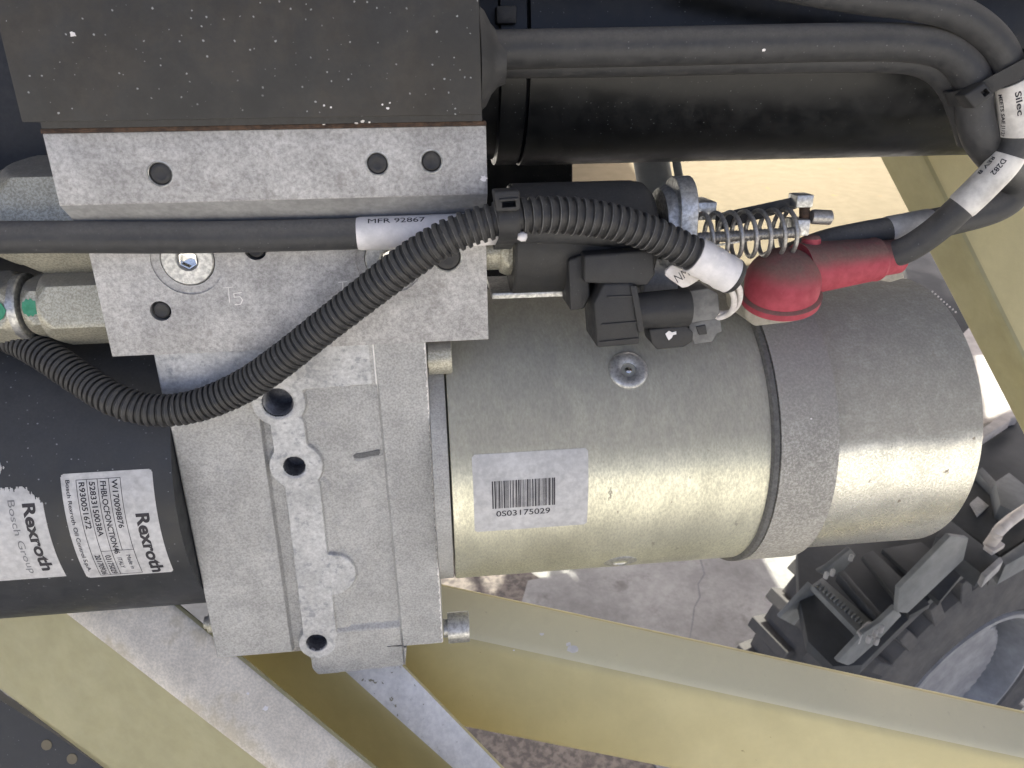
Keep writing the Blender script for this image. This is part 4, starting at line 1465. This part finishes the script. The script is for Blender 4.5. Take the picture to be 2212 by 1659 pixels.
# zip tie round cable and conduit
t = thing('cable_tie', 'black square-headed cable tie binding the conduit to the straight cable', 'cable tie', rp(1095, 430, 44), 'black cable ties')
pk = PK.at(PK.near(rp(1097, 472, 32)))[0]
pc_ = PC.at(PC.near(rp(1097, 493, 9)))[0]
bm = BM()
hw = .0044
xm = rp(1097, 460, 40).x
rings = []
ctr = (pk + pc_) / 2
ydir = Vector((0, (pk - pc_).y, (pk - pc_).z)).normalized()
xdir = Vector((0, -ydir.z, ydir.y))
A_ = (pk - pc_).length / 2
prof2 = []
for i in range(64):
    th = 2 * math.pi * i / 64
    c_, s_ = math.cos(th), math.sin(th)
    off_ = A_ if c_ > 0 else -A_
    r_ = .0104 if c_ > 0 else .0092
    prof2.append(ctr + ydir * (off_ + c_ * r_) + xdir * s_ * ((.0104 + .0092) / 2 + (.0006 * c_)))
out, inn = [], []
ringsL = []
for (dx, k) in ((-hw, 0), (-hw, .0011), (hw, .0011), (hw, 0)):
    ringsL.append([q + (q - ctr).normalized() * k + Vector((xm - ctr.x + dx, 0, 0)) for q in prof2])
vr = [[bm.verts.new(v) for v in r] for r in ringsL]
for a in range(4):
    b_ = (a + 1) % 4
    for i in range(64):
        j = (i + 1) % 64
        bm.faces.new((vr[a][i], vr[a][j], vr[b_][j], vr[b_][i]))
obj('strap', bm, 'plastic', t)
bm = BM(); px_box(bm, [(1066, 414), (1122, 411), (1125, 450), (1118, 456), (1072, 458)], 47, 36, 1.2); hd = obj('head', bm, 'plastic', t)
cutb = BM()
q = px_poly([(1084, 434), (1114, 432), (1115, 447), (1085, 449)], 47)
add_loft(cutb, [[(v.x, v.y, .050) for v in q], [(v.x, v.y, .040) for v in q]])
boolean(hd, cutb)
bm = BM(); px_box(bm, [(1079, 430), (1120, 427), (1121, 433), (1080, 436)], 48, 44, .3); obj('rim', bm, 'plastic', t)
bm = BM(); q = rp(1119, 509, 36)
add_lathe(bm, q, (1, -.2, .3), [(0, .0018), (.002, .0024), (.004, .0018), (.0045, .0001)], 16); obj('cut_end', bm, 'white_tape', t)

# heavy cables upper right
t, PB = cable('battery_cable', 'thick black cable lying along the black cylinder and bending down at the right', [(1062, 108, -8), (1200, 105, -8), (1500, 99, -6), (1800, 92, -4), (1940, 92, -2), (2030, 104, 0), (2080, 138, 2), (2103, 185, 3), (2104, 240, 2), (2118, 295, 0), (2150, 340, -10), (2190, 380, -22), (2192, 415, -26), (2150, 448, -28), (2060, 474, -28), (1950, 496, -28), (1860, 512, -28), (1780, 530, -28), (1700, 560, -30)], .0089, group='black cables')
sleeve(t, PB, (1915, 500, -28), (2010, 482, -28), .0094)
t, PB2 = cable('battery_cable', 'black cable tucked under the thick cable along the cylinder', [(1062, 134, -16), (1300, 132, -15), (1700, 124, -12), (1930, 124, -10), (2010, 140, -8), (2055, 180, -8), (2082, 240, -8), (2100, 300, -10)], .0076, group='black cables')
t, PA = cable('battery_cable', 'outer black cable sweeping round the top right corner down to the red boot', [(1500, -90, -10), (1650, -45, -4), (1850, -8, 2), (1980, 8, 6), (2080, 36, 8), (2150, 92, 9), (2182, 160, 8), (2196, 230, 8), (2196, 290, 7), (2174, 345, 6), (2128, 397, 4), (2075, 448, 2), (2020, 498, -3), (1960, 538, -8), (1900, 560, -14), (1850, 566, -14)], .0076, group='black cables')
s1, a1, b1 = sleeve(t, PA, (2186, 172, 8), (2196, 292, 7), .0090)
sleeve_text(s1, PA, 'Silec', a1 + .004, a1 + .016, -.15, 3.8, .0092, flip=-1, bold=.02)
sleeve_text(s1, PA, 'MEETS SAE J1127', a1 + .003, b1 - .001, .72, 2.8, .0092, flip=-1, bold=.02)
s2, a2, b2 = sleeve(t, PA, (2182, 334, 6), (2076, 446, 2), .0082)
sleeve_text(s2, PA, 'D282', a2 + .003, a2 + .013, .10, 3.6, .0084, flip=-1, bold=.02)
sleeve_text(s2, PA, 'REV 8', a2 + .004, a2 + .016, .80, 3.6, .0084, flip=-1, bold=.02)
# flared dusty collar where the cable leaves the cover plate
bm = BM()
q = rp(1060, 132, -12)
xA_, xB_ = rp(1041, 140, 14).x, rp(1086, 120, -8).x
add_lathe(bm, (0, rp(1062, 128, -8).y, -.010), (1, 0, 0), [(xA_, .0240), (xA_ + .003, .0215), (xA_ + .006, .0160), (xA_ + .009, .0128), (xB_ + .001, .0112), (xB_ + .001, .008)], 64)
props(obj('rubber_collar', bm, 'cable', origin=(xA_, q.y, -.01)), 'flared dusty rubber collar where the thick cable meets the cover plate', 'collar')
# tie on the right
t = thing('cable_tie', 'black cable tie bunching the thick cables at the right edge', 'cable tie', rp(2130, 200, 12), 'black cable ties')
ce_ = [rp(2098, 190, 3), rp(2182, 145, 8)]
pm = (ce_[0] + ce_[1]) / 2
dr = (ce_[1] - ce_[0]).normalized()
nr = Vector((0, 0, 1))
wd = dr.cross(nr)
bm = BM()
ringsL = []
for (dx, k) in ((-.0042, 0), (-.0042, .0012), (.0042, .0012), (.0042, 0)):
    ring = []
    for i in range(56):
        th = 2 * math.pi * i / 56
        q = pm + dr * (math.copysign((ce_[1] - ce_[0]).length / 2, math.cos(th)) + math.cos(th) * (.0096 + k)) + nr * math.sin(th) * (.0096 + k) + wd * dx
        ring.append(q)
    ringsL.append(ring)
vr = [[bm.verts.new(v) for v in r] for r in ringsL]
for a in range(4):
    b_ = (a + 1) % 4
    for i in range(56):
        j = (i + 1) % 56
        bm.faces.new((vr[a][i], vr[a][j], vr[b_][j], vr[b_][i]))
obj('strap', bm, 'plastic', t)
bm = BM(); px_box(bm, [(2084, 206), (2128, 176), (2150, 204), (2106, 236)], 17, 8, 1.0); hd = obj('head', bm, 'plastic', t)
cutb = BM()
q = px_poly([(2118, 199), (2130, 190), (2139, 201), (2127, 210)], 17)
add_loft(cutb, [[(v.x, v.y, .022) for v in q], [(v.x, v.y, .012) for v in q]])
boolean(hd, cutb)

# ================================================================== machine on the ground beyond (its own axes: x out of the wheel face, y along it, z up)
vn = Vector((.422, -.906, 0)).normalized()
vf = Vector((-vn.y, vn.x, 0))
hub_w = Vector((.951, 1.038, .4))
VEH = frame(Vector((hub_w.x, hub_w.y, 0)), vn, vf, Vector((0, 0, 1)))
VI = VEH.inverted()
def vh(px, py, z):
    return VI @ ground(px, py, z)
def vprism(bm, pts, z, th, off=4):
    q = [vh(x, y, z) for x, y in pts]
    add_hexa(bm, q, [v - Vector((0, 0, th)) for v in q], off, 2)
t = thing('wheel', 'big grey lugged tyre with pale rim of the machine standing beyond, lower right', 'wheel', (0, 0, 0), base=VEH)
HC = Vector((0, 0, .40))
bm = BM()
RT = .40
add_lathe(bm, HC, (1, 0, 0), [(-.25, .22), (-.25, .36), (-.235, .388), (-.19, RT - .008), (-.06, RT - .010), (-.03, .376), (.0, .362), (.010, .335), (.012, .29), (.006, .25), (.009, .235), (.002, .222), (-.01, .216), (-.25, .215)], 120, caps=False)
ty = obj('tyre', bm, 'tyre', t, base=VEH)
bm = BM()
for i in range(34):
    for s_ in (0, 1):
        th = 2 * math.pi * (i + .5 * s_) / 34
        ax_, ay_ = math.cos(th), math.sin(th)
        tv, nv = Vector((0, -ay_, ax_)), Vector((0, ax_, ay_))
        xo, xi = (.004, -.11) if s_ else (-.25, -.14)
        c0 = HC + nv * (RT - .060)
        c1 = HC + nv * (RT + .014)
        h_ = .015
        add_hexa(bm, [c0 + Vector((xo, 0, 0)) - tv * h_ , c0 + Vector((xi, 0, 0)) - tv * h_, c0 + Vector((xi, 0, 0)) + tv * h_, c0 + Vector((xo, 0, 0)) + tv * h_],
                 [c1 + Vector((xo * .97 - .002, 0, 0)) - tv * h_ * .85, c1 + Vector((xi, 0, 0)) - tv * h_ * .85, c1 + Vector((xi, 0, 0)) + tv * h_ * .85, c1 + Vector((xo * .97 - .002, 0, 0)) + tv * h_ * .85], 2, 1)
lg = obj('tread_lugs', bm, 'tyre', ty, base=VEH)
lg['kind'] = 'stuff'
bm = BM()
add_lathe(bm, HC, (1, 0, 0), [(-.004, .220), (.008, .217), (.008, .208), (-.004, .200), (-.06, .186), (-.066, .170), (-.14, .160), (-.15, .10), (-.15, .001)], 96, caps=False)
rim_o = obj('rim', bm, 'rim', t, base=VEH)
bm = BM()
add_lathe(bm, HC, (1, 0, 0), [(-.15, .150), (-.035, .150), (-.030, .143), (-.030, .001)], 160, rfun=lambda th, r: r + (.006 if r > .1 and math.sin(th * 44) > 0 else 0))
obj('hub_plate', bm, 'light_machine', t, base=VEH)

t = thing('step_ladder', 'dark grey access steps and side rails on the machine beyond, below the motor end', 'steps', vh(1850, 1300, .88), base=VEH)
def vrail(name, pts, anchor, th, m, off=1.6, par=None):   # an upright piece: front face on a plane x = const
    xv = vh(*anchor).x
    q = [onplane(x, y, 0, xv, VI) for x, y in pts]
    bm = BM()
    add_hexa(bm, q, [v - Vector((th, 0, 0)) for v in q], off, 2)
    return obj(name, bm, m, par or t, base=VEH)
def vpart(name, pts, z, th, m, off=1.6, par=None):
    bm = BM()
    vprism(bm, pts, z, th, off)
    return obj(name, bm, m, par or t, base=VEH)
vpart('step', [(1753, 1263), (1776, 1247), (1890, 1346), (1857, 1370)], .90, .012, 'mid_machine')
bm = BM()
for k in range(14):
    f = k / 13
    a = (1762 + 100 * f, 1262 + 88 * f)
    q = [vh(x, y, .904) for x, y in ((a[0], a[1]), (a[0] + 4, a[1] + 3), (a[0] + 12, a[1] - 3), (a[0] + 8, a[1] - 6))]
    add_hexa(bm, q, [v - Vector((0, 0, .006)) for v in q], .5, 1)
o = obj('grip_ribs', bm, 'mid_machine', t, base=VEH)
o['kind'] = 'stuff'
vpart('step_end', [(1851, 1362), (1875, 1340), (1893, 1348), (1860, 1374)], .91, .02, 'light_machine', 2)
vrail('side_rail', [(1684, 1335), (1752, 1262), (1772, 1282), (1716, 1352)], (1752, 1262, .88), .008, 'mid_machine')
vrail('side_rail', [(1768, 1236), (1790, 1224), (1838, 1186), (1850, 1200), (1818, 1240), (1784, 1246)], (1768, 1236, .90), .008, 'mid_machine')
vpart('plank', [(1862, 1200), (1885, 1188), (2010, 1305), (1965, 1330)], .88, .010, 'dark_machine')
vpart('plank', [(1905, 1185), (1990, 1170), (2080, 1240), (2030, 1300)], .87, .010, 'dark_machine')
vpart('tread_bar', [(1809, 1236), (1822, 1230), (1905, 1325), (1893, 1333)], .91, .02, 'dark_machine', 2)
vrail('side_rail', [(1938, 1323), (1943, 1272), (2054, 1158), (2093, 1163), (2082, 1210), (1961, 1325)], (1950, 1323, .93), .008, 'mid_machine')
vrail('side_rail', [(1869, 1366), (1900, 1346), (1936, 1312), (1948, 1330), (1897, 1385), (1836, 1440), (1809, 1430)], (1950, 1323, .92), .008, 'mid_machine')
for (x, y) in ((1878, 1376), (1892, 1364), (1905, 1354), (1895, 1380), (1962, 1308), (2013, 1240), (1786, 1238), (1800, 1232), (1840, 1200)):
    bm = BM()
    add_lathe(bm, vh(x, y, .934), (0, 0, 1), [(-.010, .0035), (0, .0035), (.002, .002), (.002, .0001)], 12)
    obj('bolt', bm, 'light_machine', t, base=VEH)
t = thing('machine_body', 'dark grey machine body beyond the motor end, with a pale grab handle', 'machine', vh(2150, 1100, .95), base=VEH)
vpart('floor_plate', [(2022, 1158), (2054, 1124), (2161, 1206), (2119, 1238)], .97, .03, 'dark_machine', par=t)
vpart('edge_strip', [(2119, 1238), (2161, 1200), (2168, 1212), (2128, 1250)], .98, .02, 'light_machine', 2, par=t)
vpart('edge_strip', [(2161, 1204), (2300, 1110), (2320, 1140), (2172, 1222)], .97, .04, 'mid_machine', par=t)
vpart('body_panel', [(2050, 1120), (2068, 960), (2140, 895), (2420, 900), (2340, 1080), (2160, 1200)], .95, .04, 'dark_machine', par=t)
vpart('mudguard', [(1722, 1190), (1790, 1110), (2090, 1110), (2170, 1182), (2088, 1232), (2026, 1280), (1944, 1357), (1863, 1437), (1800, 1440), (1745, 1385), (1726, 1290)], .85, .02, 'dark_machine', par=t)
vpart('ridge', [(2108, 1018), (2122, 1008), (2200, 1090), (2190, 1102)], .965, .03, 'mid_machine', par=t)
vpart('cover', [(2150, 1040), (2180, 1020), (2230, 1060), (2200, 1110), (2160, 1090)], .98, .03, 'mid_machine', par=t)
vpart('sticker', [(2096, 1086), (2112, 1072), (2136, 1092), (2112, 1114)], .957, .004, 'sticker', .5, par=t)
HP = Path([VI @ ground(x, y, z) for x, y, z in ((2136, 1178, .98), (2150, 1160, 1.0), (2158, 1146, 1.02), (2185, 1122, 1.02), (2230, 1092, 1.02), (2300, 1050, 1.02))], .003)
bm = BM()
rings = []
for d in np.linspace(0, HP.len, 40):
    i = min(int(d / HP.len * (HP.n - 1)), HP.n - 1)
    T = HP.T[i]
    N0 = (Vector((0, 0, 1)) - T * T.z).normalized()
    B0 = T.cross(N0)
    rings.append([HP.P[i] + (N0 * math.cos(2 * math.pi * j / 14) + B0 * math.sin(2 * math.pi * j / 14)) * .0085 for j in range(14)])
add_loft(bm, rings)
obj('grab_handle', bm, 'rail_white', t, base=VEH)
vpart('handle_foot', [(2126, 1178), (2148, 1158), (2172, 1176), (2146, 1192)], .985, .008, 'rail_white', 1, par=t)
t = thing('guard_rail', 'white rail with a bright white panel between the motor end and the diagonal post', 'rail', vh(2140, 860, .97), base=VEH)
vpart('rail', [(2120, 926), (2172, 890), (2184, 906), (2126, 944)], .99, .02, 'rail_white', 2, par=t)
vpart('panel', [(2060, 740), (2100, 700), (2200, 900), (2122, 915)], .97, .02, 'rail_white', 2, par=t)
t = thing('dark_bumper', 'dark plate seen between the red boot and the diagonal post', 'plate', vh(2040, 640, .9), base=VEH)
vpart('plate', [(1940, 500), (2120, 500), (2180, 800), (2060, 760), (1960, 600)], .9, .03, 'dark_machine', par=t)
t = thing('bead_chain', 'fine chain of white beads beside the motor end cap', 'chain', vh(2040, 650, .99), base=VEH)
for k in range(9):
    bm = BM()
    bmesh.ops.create_icosphere(bm, subdivisions=2, radius=.0022)
    c = vh(2014 + k * 6.3, 630 + k * 5.5, .99)
    for v in bm.verts: v.co += c
    obj('bead', bm, 'white_tape', t, base=VEH)

# ================================================================== chips and droppings of white paint
def chip_shape(c, u, v, n, r, seed):
    rg_ = random.Random(seed)
    pts = []
    for k in range(11):
        th = 2 * math.pi * k / 11
        rr = r * (.65 + .6 * rg_.random())
        pts.append(c + u * math.cos(th) * rr * 1.25 + v * math.sin(th) * rr)
    bm = BM()
    add_loft(bm, [[q - n * .0002 for q in pts], [q + n * .00025 for q in pts]])
    return bm
dg = bpy.context.evaluated_depsgraph_get()
dg.update()
RW = RIG.to_3x3()
def chip(px, py, r, seed, m='white_tape'):
    """a flake of paint lying on whatever surface is there"""
    hit, loc, nor, idx, ob, mt = SC.ray_cast(dg, CAM, ray(px, py).normalized())
    if not hit: return
    n = (RIGI.to_3x3() @ nor).normalized()
    c = RIGI @ loc
    u = Vector((1, 0, 0)); u = (u - n * u.dot(n)).normalized()
    bm = chip_shape(c, u, n.cross(u), n, r * MM, seed)
    root = ob
    while root.parent is not None: root = root.parent
    bm2 = obj('paint_chip', bm, m, root) if root.name in ORG and root.type == 'EMPTY' else None
    if bm2 is None: bm.free()
for i, c in enumerate(((1236, 1402, 3.2), (1228, 1392, 1.6), (1170, 1370, 1.2), (157, 74, 1.0), (700, 268, .5), (770, 266, .6), (783, 262, .7), (798, 264, .5), (574, 1530, 1.5), (536, 1498, .8),
                       (838, 234, .6), (826, 226, .4), (842, 222, .35), (700, 228, .45), (715, 232, .4), (1045, 385, 1.3), (1650, 108, .8), (1752, 905, .5), (1560, 545, .5), (1110, 1405, .6))):
    chip(*c, i)
